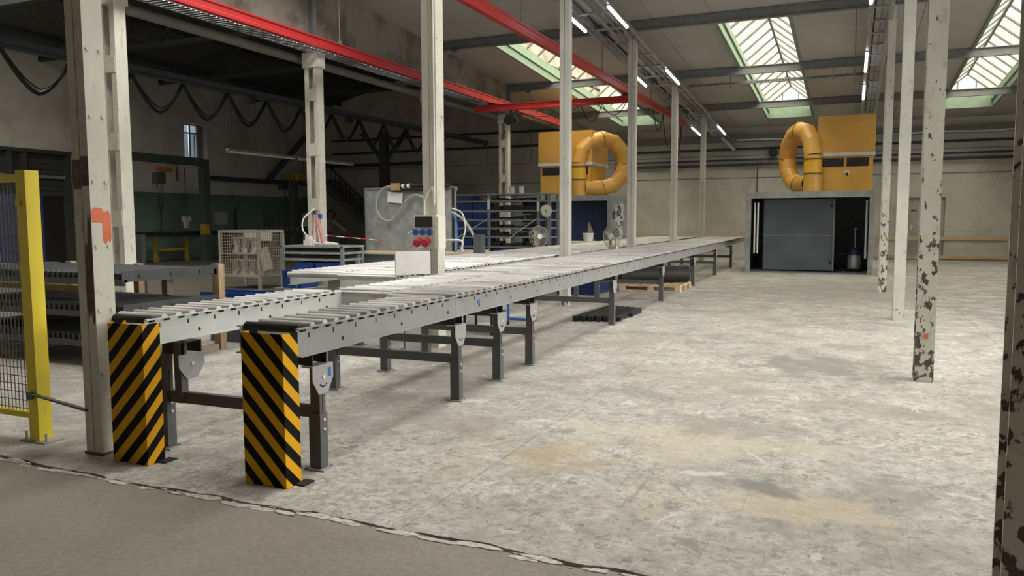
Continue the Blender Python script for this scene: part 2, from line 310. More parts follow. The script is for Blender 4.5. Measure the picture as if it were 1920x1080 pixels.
# ---------------------------------------------------------------- mesh building
class MB:
    def __init__(s): s.v = []; s.f = []; s.sm = []
    def box(s, x0, x1, y0, y1, z0, z1):
        k = len(s.v)
        s.v += [(x, y, z) for z in (z0, z1) for y in (y0, y1) for x in (x0, x1)]
        for q in ((0, 2, 3, 1), (4, 5, 7, 6), (0, 1, 5, 4), (2, 6, 7, 3), (0, 4, 6, 2), (1, 3, 7, 5)):
            s.f.append(tuple(k+i for i in q)); s.sm.append(False)
        return s
    def hexa(s, p):      # 8 points: bottom 4 (ccw), top 4
        k = len(s.v); s.v += [tuple(q) for q in p]
        for q in ((3, 2, 1, 0), (4, 5, 6, 7), (0, 1, 5, 4), (1, 2, 6, 5), (2, 3, 7, 6), (3, 0, 4, 7)):
            s.f.append(tuple(k+i for i in q)); s.sm.append(False)
        return s
    def bar(s, a, b, w, h, up=(0, 0, 1)):    # box between two points
        a = Vector(a); b = Vector(b); d = (b-a).normalized(); u = Vector(up)
        if abs(d.dot(u)) > 0.98: u = Vector((0, 1, 0))
        r = d.cross(u).normalized(); u = r.cross(d)
        p = []
        for e in (a, b): p.append([e+r*(sx*w/2)+u*(sz*h/2) for sx, sz in ((-1, -1), (1, -1), (1, 1), (-1, 1))])
        k = len(s.v); s.v += [tuple(q) for q in p[0]+p[1]]
        for q in ((0, 1, 2, 3), (7, 6, 5, 4), (0, 4, 5, 1), (1, 5, 6, 2), (2, 6, 7, 3), (3, 7, 4, 0)):
            s.f.append(tuple(k+i for i in q)); s.sm.append(False)
        return s
    def prism(s, pts, axis, a0, a1):         # 2D outline extruded along axis 0/1/2; pts in the other two axes' order
        k = len(s.v); n = len(pts)
        for a in (a0, a1):
            for (p, q) in pts:
                s.v.append({0: (a, p, q), 1: (p, a, q), 2: (p, q, a)}[axis])
        s.f.append(tuple(range(k+n-1, k-1, -1))); s.f.append(tuple(range(k+n, k+2*n))); s.sm += [False, False]
        for i in range(n):
            j = (i+1) % n; s.f.append((k+i, k+j, k+n+j, k+n+i)); s.sm.append(False)
        return s
    def tube(s, pts, r, n=8, cap=True, closed=False):
        pts = [Vector(p) for p in pts]; k = len(s.v); m = len(pts)
        rr = r if isinstance(r, (list, tuple)) else [r]*m
        ref = None
        for i, p in enumerate(pts):
            if closed: d = (pts[(i+1) % m]-pts[i-1]).normalized()
            else: d = (pts[min(i+1, m-1)]-pts[max(i-1, 0)]).normalized()
            if ref is None:
                u = Vector((0, 0, 1)) if abs(d.z) < 0.9 else Vector((1, 0, 0))
                ref = (u - d*u.dot(d)).normalized()
            else:
                ref = (ref - d*ref.dot(d)).normalized()
            w = d.cross(ref)
            for j in range(n):
                a = 2*PI*j/n; s.v.append(tuple(p + ref*(math.cos(a)*rr[i]) + w*(math.sin(a)*rr[i])))
        for i in range(m if closed else m-1):
            i2 = (i+1) % m
            for j in range(n):
                j2 = (j+1) % n; s.f.append((k+i*n+j, k+i*n+j2, k+i2*n+j2, k+i2*n+j)); s.sm.append(n > 6)
        if cap and not closed:
            q = len(s.v); s.v += s.v[k:k+n] + s.v[k+(m-1)*n:k+m*n]
            s.f.append(tuple(q+j for j in range(n-1, -1, -1))); s.f.append(tuple(q+n+j for j in range(n))); s.sm += [False, False]
        return s
    def cyl(s, a, b, r, n=12): return s.tube([a, b], r, n)
    def ring(s, c, R, r, normal, n=24, k=5):
        nv = Vector(normal).normalized(); u = nv.orthogonal().normalized(); w = nv.cross(u); c = Vector(c)
        return s.tube([c+u*(R*math.cos(2*PI*i/n))+w*(R*math.sin(2*PI*i/n)) for i in range(n)], r, k, closed=True)
    def lathe(s, c, prof, n=16):             # prof: (radius, z)
        k = len(s.v); m = len(prof)
        for r, z in prof:
            for j in range(n):
                a = 2*PI*j/n; s.v.append((c[0]+r*math.cos(a), c[1]+r*math.sin(a), c[2]+z))
        for i in range(m-1):
            for j in range(n):
                j2 = (j+1) % n; s.f.append((k+i*n+j, k+i*n+j2, k+(i+1)*n+j2, k+(i+1)*n+j)); s.sm.append(True)
        q = len(s.v); s.v += s.v[k:k+n] + s.v[k+(m-1)*n:k+m*n]
        s.f.append(tuple(q+j for j in range(n-1, -1, -1))); s.f.append(tuple(q+n+j for j in range(n))); s.sm += [False, False]
        return s
    def disc(s, c, r, normal, t=0.01, n=14):
        nv = Vector(normal).normalized(); c = Vector(c); return s.tube([c-nv*(t/2), c+nv*(t/2)], r, n)
    def mesh(s, name, mat):
        me = bpy.data.meshes.new(name); me.from_pydata(s.v, [], s.f); me.materials.append(mat)
        me.polygons.foreach_set('use_smooth', s.sm); me.update(); return me
    def build(s, name, mat, parent=None, local=False):
        if parent is not None and not local:
            o = origin(parent); s.v = [(x-o[0], y-o[1], z-o[2]) for x, y, z in s.v]
        ob = bpy.data.objects.new(name, s.mesh(name, mat if not isinstance(mat, str) else M[mat])); C.objects.link(ob)
        ob.parent = parent
        return ob
def origin(o):
    v = Vector((0, 0, 0))
    while o is not None: v = v + o.location; o = o.parent
    return v
def inst(mesh, name, parent, loc=(0, 0, 0), rot=(0, 0, 0)):
    ob = bpy.data.objects.new(name, mesh); C.objects.link(ob); ob.parent = parent; ob.location = loc; ob.rotation_euler = rot
    return ob
def tag(o, label, cat, group=None):
    o['label'] = label; o['category'] = cat
    if group: o['group'] = group
    return o
def thing(name, label, cat, loc=(0, 0, 0), group=None, rz=0.0):
    o = bpy.data.objects.new(name, None); C.objects.link(o); o.location = loc; o.rotation_euler = (0, 0, rz); o.empty_display_size = 0.2
    return tag(o, label, cat, group)
def struct(o, label=None):
    o['kind'] = 'structure'
    if label: o['label'] = label
    return o
def stuff(o): o['kind'] = 'stuff'; return o
def copy_tree(o, parent=None):
    c = o.copy(); C.objects.link(c); c.parent = parent
    for ch in list(o.children): copy_tree(ch, c)
    return c
def box_thing(name, label, cat, mat, dims, group=None):
    return tag(MB().box(*dims).build(name, mat), label, cat, group)
def sag(a, b, depth, n=12):
    a = Vector(a); b = Vector(b); return [a.lerp(b, i/n)-Vector((0, 0, depth*4*(i/n)*(1-i/n))) for i in range(n+1)]
def sp(pts, k=5):
    pts = [Vector(p) for p in pts]; out = []
    for i in range(len(pts)-1):
        a, b, c, d = pts[max(i-1, 0)], pts[i], pts[i+1], pts[min(i+2, len(pts)-1)]
        for j in range(k):
            t = j/k; out.append(.5*((2*b)+(c-a)*t+(2*a-5*b+4*c-d)*t*t+(3*b-a-3*c+d)*t**3))
    return out+[pts[-1]]
def vsag(a, b, depth, n=14):
    a = Vector(a); b = Vector(b); return [a.lerp(b, i/n)-Vector((0, 0, depth*(1-abs(2*i/n-1)**1.55))) for i in range(n+1)]
def leftroof(x): return 9.0 - 0.24*abs(x+18)
def roofz(y): return 7.30 - 0.06*y

# ================================================================ THE SETTING
# ---- floor: bare slab in front, worn painted slabs behind, a ragged open joint between
floor = struct(MB().box(-26.2, 10.2, -7.2, 34.2, -0.30, -0.05).build('floor', 'crack'), 'worn concrete hall floor')
rj = random.Random(3)
def jag(x):
    return 3.225 + 0.012*math.sin(x*2.1) + 0.010*math.sin(x*7.3+1) + 0.006*math.sin(x*19.0)
xs = [-26.0, -12.0, -8.0] + [-7.0+0.07*i for i in range(0, 130)] + [3.0, 6.0, 10.0]
edge = [(x, jag(x) + rj.uniform(-0.006, 0.006)) for x in xs]
gap = [0.004 + 0.010*abs(math.sin(x*1.7+0.5)) + rj.uniform(0, 0.006) for x in xs]
low = [(p[0], p[1]-g) for p, g in zip(edge, gap)]
MB().prism([(-26.0, -7.0)] + [(10.0, -7.0)] + low[::-1], 2, -0.06, 0.0).build('slab', 'floor_old', floor)
upp = [(p[0], p[1]+g) for p, g in zip(edge, gap)]
def slab(x0, x1, y1, y0=None):
    if y0 is None:
        e = [p for p in upp if x0 < p[0] < x1]
        pts = [(x0, e[0][1])] + e + [(x1, e[-1][1]), (x1, y1), (x0, y1)]
    else: pts = [(x0, y0), (x1, y0), (x1, y1), (x0, y1)]
    MB().prism(pts, 2, -0.06, 0.003).build('slab', 'floor', floor)
slab(-10.45, -2.034, 34.0); slab(-2.030, 1.70, 34.0); slab(1.704, 10.0, 11.96); slab(1.704, 10.0, 17.9, 11.965); slab(1.704, 10.0, 34.0, 17.905)
ch = MB(); rc = random.Random(11)
for i in range(260):
    x = rc.uniform(-6.2, 0.8); s_ = rc.choice((.008, .012, .02, .03, .045))*rc.uniform(.7, 1.2); y = jag(x) + rc.gauss(-0.012, 0.012) - s_*.35
    n = 6; a0 = rc.uniform(0, 6)
    ch.prism([(x+2.2*s_*math.cos(a0+2*PI*k/n)*rc.uniform(0.6, 1.1), y+0.5*s_*math.sin(a0+2*PI*k/n)*rc.uniform(0.6, 1.1)) for k in range(n)], 2, -0.02, 0.0015+rc.uniform(0, 0.0035))
e_ = [p for p in upp if p[0] < -10.45]; MB().prism([(-26.0, e_[0][1])] + e_[1:] + [(-10.455, e_[-1][1]), (-10.455, 34.0), (-26.0, 34.0)], 2, -0.06, 0.002).build('slab', 'floor_dark', floor)
stuff(ch.build('broken_edge_chips', 'chips', floor))

# ---- walls
wb = struct(MB().box(-26.2, 2.0, 33.3, 33.7, 0, 9.4).box(3.22, 10.2, 33.3, 33.7, 0, 9.4).box(2.0, 3.22, 33.3, 33.7, 2.37, 9.4).build('wall_back', 'wall'), 'whitewashed concrete rear wall')
MB().box(-8.6, 1.99, 33.27, 33.30, 0, 2.33).build('brickwork', 'wall_brick', wb)
MB().box(3.23, 10.0, 33.27, 33.30, 0, 2.33).build('brickwork', 'wall_brick', wb)
for z in (3.25, 4.15):                                   # ledges between the precast wall panels
    MB().box(-24.9, 10.0, 33.275, 33.30, z, z+0.03).build('panel_joint', 'deck', wb)
MB().box(-24.9, -10.6, 33.275, 33.30, 2.35, 2.375).build('panel_joint', 'deck', wb)
MB().box(-10.2, 10.0, 33.15, 33.30, 4.72, 5.0).build('wall_beam', 'beam', wb)
d1 = struct(MB().box(2.0, 3.22, 33.48, 33.6, 0, 2.37).build('door_1', 'door_grey'), 'grey painted door in a deep recess of the rear wall')
h_ = MB(); h_.bar((2.12, 33.44, 1.25), (2.27, 33.44, 1.25), 0.03, 0.03).box(2.10, 2.16, 33.45, 33.48, 1.15, 1.33); h_.build('door_handle', 'steel', d1)
MB().box(2.10, 2.28, 33.45, 33.48, 1.86, 1.90).build('door_bolt', 'black', d1)
wl = struct(MB().box(-25.9, -25.5, -7.2, 14.0, 0, 9.4).box(-25.9, -25.5, 19.25, 24.45, 0, 9.4).box(-25.9, -25.5, 25.7, 34, 0, 9.4)
            .box(-25.9, -25.5, 14.0, 19.25, 3.95, 9.4).box(-25.9, -25.5, 24.45, 25.7, 0, 4.05).box(-25.9, -25.5, 24.45, 25.7, 5.65, 9.4).build('wall_left', 'wall_left'), 'grey plastered left wall')
MB().box(-25.5, -25.47, 19.25, 33.3, 0, 2.72).build('dado', 'dado', wl)
struct(MB().box(9.6, 10.0, 18.4, 34, 0, 9.4).box(9.6, 10.0, -7.2, 18.4, 0, .9).box(9.6, 10.0, -7.2, 18.4, 5.2, 9.4).box(9.6, 10.0, -7.2, 4.0, .9, 5.2).box(9.6, 10.0, 8.4, 9.0, .9, 5.2).box(9.6, 10.0, 13.4, 14.0, .9, 5.2).build('wall_right', 'wall'), 'whitewashed right wall out of view')
for k, (ya, yb) in enumerate(((4.0, 8.4), (9.0, 13.4), (14.0, 18.4))):  # unseen windows added to bring daylight from the right
    wn = struct(MB().box(9.75, 9.83, ya, yb, .9, .96).box(9.75, 9.83, ya, yb, 5.14, 5.2).box(9.75, 9.83, ya, ya+.06, .96, 5.14).box(9.75, 9.83, yb-.06, yb, .96, 5.14).build('window_%d' % (k+2), 'win_frame'), 'added tall factory window in the right wall, out of view')
    for q in range(4):
        for zz in range(3):
            y0_, y1_ = ya+.06+(yb-ya-.12)*q/4+.02, ya+.06+(yb-ya-.12)*(q+1)/4-.02; z0_, z1_ = .96+4.18*zz/3+.02, .96+4.18*(zz+1)/3-.02
            m = MB(); m.v = [(9.79, y0_, z0_), (9.79, y1_, z0_), (9.79, y1_, z1_), (9.79, y0_, z1_)]; m.f = [(0, 1, 2, 3)]; m.sm = [False]; m.build('pane', 'pane_clean', wn)
struct(MB().box(-26, 10, -7.2, -7.0, 0, 9.4).build('wall_front', 'wall'), 'wall behind the viewer')
# shutter doors in the left wall
sh = struct(MB().box(-25.85, -25.70, 13.9, 19.35, 0, 4.05).build('door_2', 'black'), 'roller shutter in the left wall with a black sheet for its dark opening')  # black backing sheet stands for the dark opening and stops outside light
for i in range(8): MB().box(-25.70, -25.64, 14.15, 19.1, 2.45+i*0.185, 2.45+i*0.185+0.165).build('shutter_slat', 'shutter', sh)
MB().box(-25.66, -25.55, 14.1, 19.2, 3.06, 3.16).build('shutter_rail', 'win_frame', sh)
for y in (14.0, 16.95, 17.45, 19.05): MB().box(-25.72, -25.45, y, y+0.16, 0, 3.95).build('shutter_post', 'shutter', sh)
MB().box(-25.72, -25.42, 13.9, 19.3, 3.9, 4.02).build('shutter_lintel', 'shutter', sh)
# tall window high in the left wall
w1 = struct(MB().box(-25.82, -25.74, 24.45, 24.52, 4.05, 5.65).box(-25.82, -25.74, 25.40, 25.7, 4.05, 5.65).box(-25.82, -25.74, 24.52, 25.40, 4.05, 4.10).box(-25.82, -25.74, 24.52, 25.40, 5.60, 5.65).box(-25.82, -25.74, 24.52, 25.40, 5.25, 5.30).build('window_1', 'win_frame'), 'narrow grey window high in the left wall')
for (y0, y1, z0, z1) in ((24.52, 24.94, 4.1, 5.25), (24.52, 24.94, 5.3, 5.6), (24.99, 25.40, 4.1, 5.25), (24.99, 25.40, 5.3, 5.6)):
    m = MB(); m.v = [(-25.78, y0, z0), (-25.78, y1, z0), (-25.78, y1, z1), (-25.78, y0, z1)]; m.f = [(0, 1, 2, 3)]; m.sm = [False]; m.build('pane', 'pane_dim' if z0 < 5 else 'pane_dim2', w1)
MB().box(-25.76, -25.70, 24.94, 24.99, 4.05, 5.65).build('mullion', 'win_frame', w1)
MB().box(-25.75, -25.72, 25.18, 25.24, 4.08, 5.2).build('casement_edge', 'offwhite', w1)

# ---- roof of the main hall: sloping deck with three ridge skylights in view and three nearer ones overhead
SKX = [(-8.75, -7.10), (-3.05, -1.40), (2.70, 4.35)]
SKY = [(4.2, 12.9), (18.55, 31.3)]
bx = [-10.3]
for a, b in SKX: bx += [a, b]
bx.append(9.8)
by = [-7.2, 4.2, 12.9, 18.55, 31.3, 33.6]
dk = MB()
for i in range(len(bx)-1):
    for j in range(len(by)-1):
        if i % 2 == 1 and j % 2 == 1: continue
        x0, x1, y0, y1 = bx[i], bx[i+1], by[j], by[j+1]
        dk.hexa([(x0, y0, roofz(y0)+.035), (x1, y0, roofz(y0)+.035), (x1, y1, roofz(y1)+.035), (x0, y1, roofz(y1)+.035),
                 (x0, y0, roofz(y0)+.25), (x1, y0, roofz(y0)+.25), (x1, y1, roofz(y1)+.25), (x0, y1, roofz(y1)+.25)])
ceil = struct(dk.build('ceiling', 'deck'), 'sloping boarded hall ceiling')
SL = -math.atan(0.06)
pm = {}
def ceiling_panel(x0, x1, y0, y1):
    w = round(x1-x0, 3); l = round((y1-y0)*math.sqrt(1+.0036), 3); key = (w, l)
    if key not in pm: pm[key] = MB().box(-w/2+.006, w/2-.006, -l/2+.006, l/2-.006, 0, .03).mesh('panel', M['ceiling'])
    ym = (y0+y1)/2; inst(pm[key], 'panel', ceil, ((x0+x1)/2, ym, roofz(ym)), (SL, 0, 0))
for i in range(len(bx)-1):
    x0, x1 = bx[i], bx[i+1]; n = max(1, round((x1-x0)/1.37))
    for k in range(n):
        a, b = x0+(x1-x0)*k/n, x0+(x1-x0)*(k+1)/n
        if i % 2 == 0: ys = [(-7.2, -1.7), (-1.7, 3.3), (3.3, 8.3), (8.3, 13.3)] + [(13.3+2.5*q, 15.8+2.5*q) for q in range(8)]
        else: ys = [(-7.2, 4.2), (12.9, 15.7), (15.7, 18.55), (31.3, 33.3)]
        for y0, y1 in ys: ceiling_panel(a, b, y0, y1)

def skylight(x0, x1, y0, y1, label, n, glass='pane'):
    cx = (x0+x1)/2; E = 0.44; RH = 0.66
    P = lambda x, y, h: (x, y, roofz(y)+h)
    root = thing('skylight', label, 'skylight', (cx, (y0+y1)/2, roofz((y0+y1)/2)), 'ridge skylights in the sloping ceiling')
    def quadbox(a0, a1, b0, b1, h0, h1):
        return MB().hexa([P(a0, b0, h0), P(a1, b0, h0), P(a1, b1, h0), P(a0, b1, h0), P(a0, b0, h1), P(a1, b0, h1), P(a1, b1, h1), P(a0, b1, h1)])
    quadbox(x0-.02, x0+.05, y0, y1, -.05, E).build('curb_board', 'green', root)
    quadbox(x1-.05, x1+.02, y0, y1, -.05, E).build('curb_board', 'green', root)
    quadbox(x0+.05, x1-.05, y0-.02, y0+.05, -.05, E).build('curb_board', 'green', root)
    quadbox(x0+.05, x1-.05, y1-.05, y1+.02, -.05, E).build('curb_board', 'green', root)
    for a0, a1 in ((x0+.05, x0+.10), (x1-.10, x1-.05)): quadbox(a0, a1, y0+.05, y1-.05, .16, .20).build('curb_ledge', 'green', root)
    quadbox(cx-.03, cx+.03, y0, y1, E+RH-.03, E+RH+.04).build('ridge_bar', 'bar', root)
    for s in (-1, 1):
        xe = x0+.02 if s < 0 else x1-.02
        for k in range(n+1):
            yy = y0+.03+(y1-y0-.06)*k/n
            MB().bar(P(xe, yy, E), P(cx, yy, E+RH), .055, .05).build('glazing_bar', 'bar', root)
        for k in range(n):
            ya, yb = y0+.03+(y1-y0-.06)*k/n+.028, y0+.03+(y1-y0-.06)*(k+1)/n-.028
            m = MB(); q = [P(xe, ya, E+.02), P(cx-s*-.03, ya, E+RH+.02), P(cx-s*-.03, yb, E+RH+.02), P(xe, yb, E+.02)]
            m.v = [tuple(v) for v in q]; m.f = [(0, 1, 2, 3)]; m.sm = [False]
            m.build('pane', glass, root)
    for yy in (y0+.01, y1-.01):
        zs = [x0+.02, cx-.28, cx+.28, x1-.02]
        hgt = lambda x: E + RH*(1-abs(x-cx)/(cx-x0-.02))
        for a, b in zip(zs[:-1], zs[1:]):
            m = MB()
            if a < cx < b: m.v = [P(a, yy, E), P(b, yy, E), P(b, yy, hgt(b)), P(cx, yy, E+RH), P(a, yy, hgt(a))]; m.f = [(0, 1, 2, 3, 4)]
            else: m.v = [P(a, yy, E), P(b, yy, E), P(b, yy, hgt(b)), P(a, yy, hgt(a))]; m.f = [(0, 1, 2, 3)]
            m.sm = [False]; m.build('gable_pane', 'pane_blue', root)
        for a in zs[1:3]: MB().bar(P(a, yy, E), P(a, yy, hgt(a)), .03, .04).build('gable_bar', 'bar', root)
        for xe in (x0+.02, x1-.02): MB().bar(P(xe, yy, E), P(cx, yy, E+RH), .04, .05).build('gable_rafter', 'bar', root)
    return root
names = ['ridge skylight on the left, over the red crane rails', 'middle ridge skylight, over the right-hand yellow fan unit', 'ridge skylight at the right edge, beyond the flaking columns']
near = ['overhead skylight nearest the viewer on the left', 'overhead skylight nearest the viewer above the open floor', 'overhead skylight nearest the viewer on the right']
for (a, b), l, l2 in zip(SKX, names, near):
    skylight(a, b, SKY[1][0], SKY[1][1], l, 15)
    skylight(a, b, SKY[0][0], SKY[0][1], l2, 6, 'pane_clean')

# ---- roof beams across the hall
def ibeam(m, a0, a1, cy, z0, h, w, t=.014, tf=.018, axis='x'):
    for (w0, w1, za, zb) in ((-w/2, w/2, z0, z0+tf), (-w/2, w/2, z0+h-tf, z0+h), (-t/2, t/2, z0+tf, z0+h-tf)):
        if axis == 'x': m.box(a0, a1, cy+w0, cy+w1, za, zb)
        else: m.box(cy+w0, cy+w1, a0, a1, za, zb)
    return m
bl = {-1.7: 'roof beam behind the viewer', 3.3: 'roof beam directly overhead', 8.3: 'roof beam overhead beyond the first columns', 13.3: 'dark roof beam nearest in view, at the top edge left of centre',
      18.3: 'long dark roof beam at the near ends of the skylights', 23.3: 'roof beam crossing the middle of the skylights', 28.3: 'roof beam crossing the far ends of the skylights'}
for y, l in bl.items():
    o = ibeam(MB(), -10.3, 9.6, y, roofz(y)-.235, .225, .12).build('roof_beam', 'beam'); tag(o, l, 'beam', 'steel roof beams')

# ---- wall band over the left column row, and the low dark roof of the left hall
struct(MB().hexa([(-10.5, -7, 5.05), (-10.3, -7, 5.05), (-10.3, 33.3, 5.05), (-10.5, 33.3, 5.05), (-10.5, -7, 8.3), (-10.3, -7, 8.3), (-10.3, 33.3, 8.3), (-10.5, 33.3, 8.3)]).build('wall_upstand', 'band'), 'stained brown wall band above the left columns')
rl = MB()
def lroof(x0, x1, y0, y1):
    z0, z1 = leftroof(x0), leftroof(x1)
    rl.hexa([(x0, y0, z0), (x1, y0, z1), (x1, y1, z1), (x0, y1, z0), (x0, y0, z0+.1), (x1, y0, z1+.1), (x1, y1, z1+.1), (x0, y1, z0+.1)])
lroof(-25.9, -18, 12.0, 34); lroof(-18, -10.3, 12.0, 34); lroof(-25.9, -21.9, -7.2, 12.0); lroof(-14.1, -10.3, -7.2, 12.0); lroof(-18.5, -18, -7.2, 12); lroof(-18, -17.5, -7.2, 12); lroof(-21.9, -18.5, -7.2, -3); lroof(-17.5, -14.1, -7.2, -3)
struct(rl.build('ceiling_left_hall', 'roof_left'), 'dark roof of the left hall')
for x0, x1, l in ((-21.9, -18.5, 'added glazed roof bay lighting the left hall, outer slope, off the left edge'), (-17.5, -14.1, 'added glazed roof bay lighting the left hall, inner slope, off the left edge')):  # unseen glazing added to brighten the left hall
    g_ = thing('added_roof_glazing', l, 'skylight', ((x0+x1)/2, 3.5, leftroof((x0+x1)/2)), 'added glazed roof bays lighting the left hall')
    for k in range(6):
        ya, yb = -3+15*k/6+.03, -3+15*(k+1)/6-.03
        m = MB(); m.v = [(x0, ya, leftroof(x0)+.05), (x1, ya, leftroof(x1)+.05), (x1, yb, leftroof(x1)+.05), (x0, yb, leftroof(x0)+.05)]; m.f = [(0, 1, 2, 3)]; m.sm = [False]; m.build('pane', 'pane', g_)
        MB().bar((x0, ya-.03, leftroof(x0)+.05), (x1, ya-.03, leftroof(x1)+.05), .06, .06).build('glazing_bar', 'bar', g_)
tl = {3.3: 'nearest dark roof truss of the left hall', 8.3: 'second dark roof truss of the left hall', 13.3: 'third dark roof truss of the left hall', 18.3: 'fourth dark roof truss of the left hall', 23.3: 'fifth dark roof truss, above the dark column', 28.3: 'last dark roof truss before the rear wall'}
for y, l in tl.items():
    r_ = thing('roof_truss', l, 'truss', (-18, y, 7.0), 'roof trusses of the left hall')
    MB().bar((-25.5, y, 7.05), (-10.55, y, 7.05), .12, .14).build('bottom_chord', 'truss', r_)
    MB().bar((-25.5, y, 7.1), (-18, y, 8.9), .12, .12).build('top_chord', 'truss', r_)
    MB().bar((-18, y, 8.9), (-10.55, y, 7.1), .12, .12).build('top_chord', 'truss', r_)
    for a, b in (((-22.5, 7.9), (-20, 7.1)), ((-20, 7.1), (-18, 8.8)), ((-18, 8.8), (-16, 7.1)), ((-16, 7.1), (-13.4, 7.9))):
        MB().bar((a[0], y, a[1]), (b[0], y, b[1]), .07, .07).build('diagonal', 'truss', r_)
for i, x in enumerate((-24, -21.5, -14.2, -12)):
    tag(MB().bar((x, -7, leftroof(x)-.10), (x, 33.3, leftroof(x)-.10), .09, .16).build('purlin', 'truss'), ['dark purlin along the far left eave of the left hall', 'dark purlin under the left roof slope', 'dark purlin above the hanging cable loops', 'dark purlin beside the brown wall band'][i], 'purlin', 'purlins of the left hall')

# ================================================================ COLUMNS
def hcol(name, label, x, y, z1, w, d, mat, group, rz=0):
    root = thing(name, label, 'column', (x, y, 0), group)
    m = MB().box(-w/2, w/2, -d/2, -d/2+.012, 0, z1).box(-w/2, w/2, d/2-.012, d/2, 0, z1); m.build('flange', mat, root, True)
    MB().box(-.005, .005, -d/2+.012, d/2-.012, 0, z1).build('web', mat, root, True)
    return root
G = 'flaking cream steel columns of the right row'
cr = hcol('steel_column', 'dark rusty column cut off by the right edge of the picture', .635, 3.32, roofz(3.3)-.235, .18, .18, 'cream_chip', G)
c1 = hcol('steel_column', 'heavily flaking cream column standing free on the open floor, nearest on the right', .68, 8.33, roofz(8.3)-.235, .165, .18, 'cream_chip', G)
hcol('steel_column', 'cream column just left of the heavily flaking one', .71, 13.28, roofz(13.3)-.235, .16, .18, 'grey_col', G)
c3 = hcol('steel_column', 'cream column with rusty foot beside the right booth', .66, 18.35, roofz(18.3)-.235, .15, .18, 'cream_chip', G)
hcol('steel_column', 'pale column touching the right front corner of the right booth', .80, 23.3, roofz(23.3)-.235, .16, .18, 'grey_col', G)
# small extras on them
MB().box(.665, .705, 8.228, 8.236, .42, .47).build('orange_paint_spot', 'orange', c1)
MB().box(.60, .625, 18.25, 18.262, 2.2, 2.24).build('plate', 'white', c3)

def twin(name, label, x, y, z1, w, group, mat='cream', rivets=()):
    """box column of two channels set toe to toe, open seam in the middle of the front"""
    root = thing(name, label, 'column', (x, y, 0), group)
    t = .012
    for s, nm in ((-1, 'channel'), (1, 'channel')):
        a, b = (0.004, w/2) if s > 0 else (-w/2, -0.004)
        m = MB()
        m.box(a, b, -w/2, -w/2+t, 0, z1).box(a, b, w/2-t, w/2, 0, z1)
        xo = b if s > 0 else a
        m.box(min(xo, xo-s*t), max(xo, xo-s*t), -w/2+t, w/2-t, 0, z1)
        m.build(nm, mat, root, True)
    for z in rivets:
        for yy in (-w*.30, w*.30):
            MB().disc((w/2, yy, z), .013, (1, 0, 0), .016, 8).build('rivet', mat, root, True)
    return root
G = 'pale steel columns of the middle row'
p = twin('pillar', 'thick cream pillar with an orange paint mark behind the left striped guard', -4.575, 3.595, roofz(3.6)-.235, .15, G, 'cream_pillar', [0.55+.42*i for i in range(12)])
m = MB().prism([(3.525, 1.545), (3.60, 1.545), (3.60, 1.43), (3.62, 1.40), (3.64, 1.43), (3.655, 1.41), (3.665, 1.45), (3.665, 1.60), (3.64, 1.625), (3.615, 1.61), (3.60, 1.64), (3.55, 1.645), (3.525, 1.63)], 0, -4.5, -4.4985); m.build('orange_paint_mark', 'orange', p)
MB().box(-4.650, -4.580, 3.5175, 3.52, 1.76, 1.95).build('primer_patch', 'rust', p); MB().box(-4.570, -4.5005, 3.5175, 3.52, 1.78, 1.97).build('primer_patch', 'rust', p)
MB().prism([(-4.573, 1.02), (-4.56, .92), (-4.54, .98), (-4.52, .88), (-4.5005, .95), (-4.5005, 1.62), (-4.515, 1.55), (-4.53, 1.60), (-4.545, 1.38), (-4.56, 1.42), (-4.573, 1.2)], 1, 3.5175, 3.52).build('oil_smear', 'rust', p)
m = MB().box(-4.66, -4.49, 3.51, 3.68, 0.003, .02); m.build('foot_plate', 'leg', p)
pc = twin('pillar', 'cream column carrying the power outlet box', -4.65, 8.3, roofz(8.3)-.235, .19, G, 'cream', [1.0+.9*i for i in range(6)])
twin('pillar', 'pale column rising between the conveyors left of the second fan', -4.74, 13.3, roofz(13.3)-.235, .17, G, 'grey_col')
twin('pillar', 'pale column just right of the curved yellow duct loop', -4.84, 18.3, roofz(18.3)-.235, .18, G, 'grey_col')
twin('pillar', 'pale column in front of the whitewashed brick wall, second from the far end', -4.88, 23.3, roofz(23.3)-.235, .17, G, 'grey_col')
twin('pillar', 'farthest pale column of the middle row, nearest the rear wall', -4.90, 28.3, roofz(28.3)-.235, .17, G, 'grey_col')

def lattice(label, x, y, z1, zb):
    root = thing('lattice_column', label, 'column', (x, y, 0), 'battened cream columns of the left row')
    w, d, t, fl = .32, .2, .012, .10
    for s in (-1, 1):
        xo = s*w/2; m = MB()
        a, b = sorted((xo, xo-s*fl))
        m.box(a, b, -d/2, -d/2+t, 0, z1).box(a, b, d/2-t, d/2, 0, z1)
        a, b = sorted((xo, xo-s*t)); m.box(a, b, -d/2+t, d/2-t, 0, z1)
        m.build('channel', 'cream', root, True)
    z = zb
    while z < z1-.2:
        for yy in (-d/2-.012, d/2):
            pl = MB().box(-w/2+.01, w/2-.01, yy, yy+.012, z, z+.25).build('batten_plate', 'cream', root, True)
            if yy < 0:
                for bx_ in (-.12, .12):
                    for bz in (.05, .2): MB().disc((bx_, yy-.004, z+bz), .011, (0, 1, 0), .012, 7).build('rivet', 'cream', pl, True)
        z += 1.12
    MB().box(-w/2-.03, w/2+.03, -d/2-.03, d/2+.03, z1-.3, z1).build('cap_plate', 'cream', root, True)
    return root
lattice('battened cream column partly hidden behind the thick left pillar', -9.97, 8.3, 4.98, .35)
lattice('battened cream column behind the bench with the bundled cables', -10.24, 13.3, 4.98, .65)
lattice('battened cream column half hidden behind the column with the power box', -10.38, 18.3, 4.98, .45)
lattice('battened cream column behind the blue crate shelf', -10.41, 23.3, 4.98, .55)
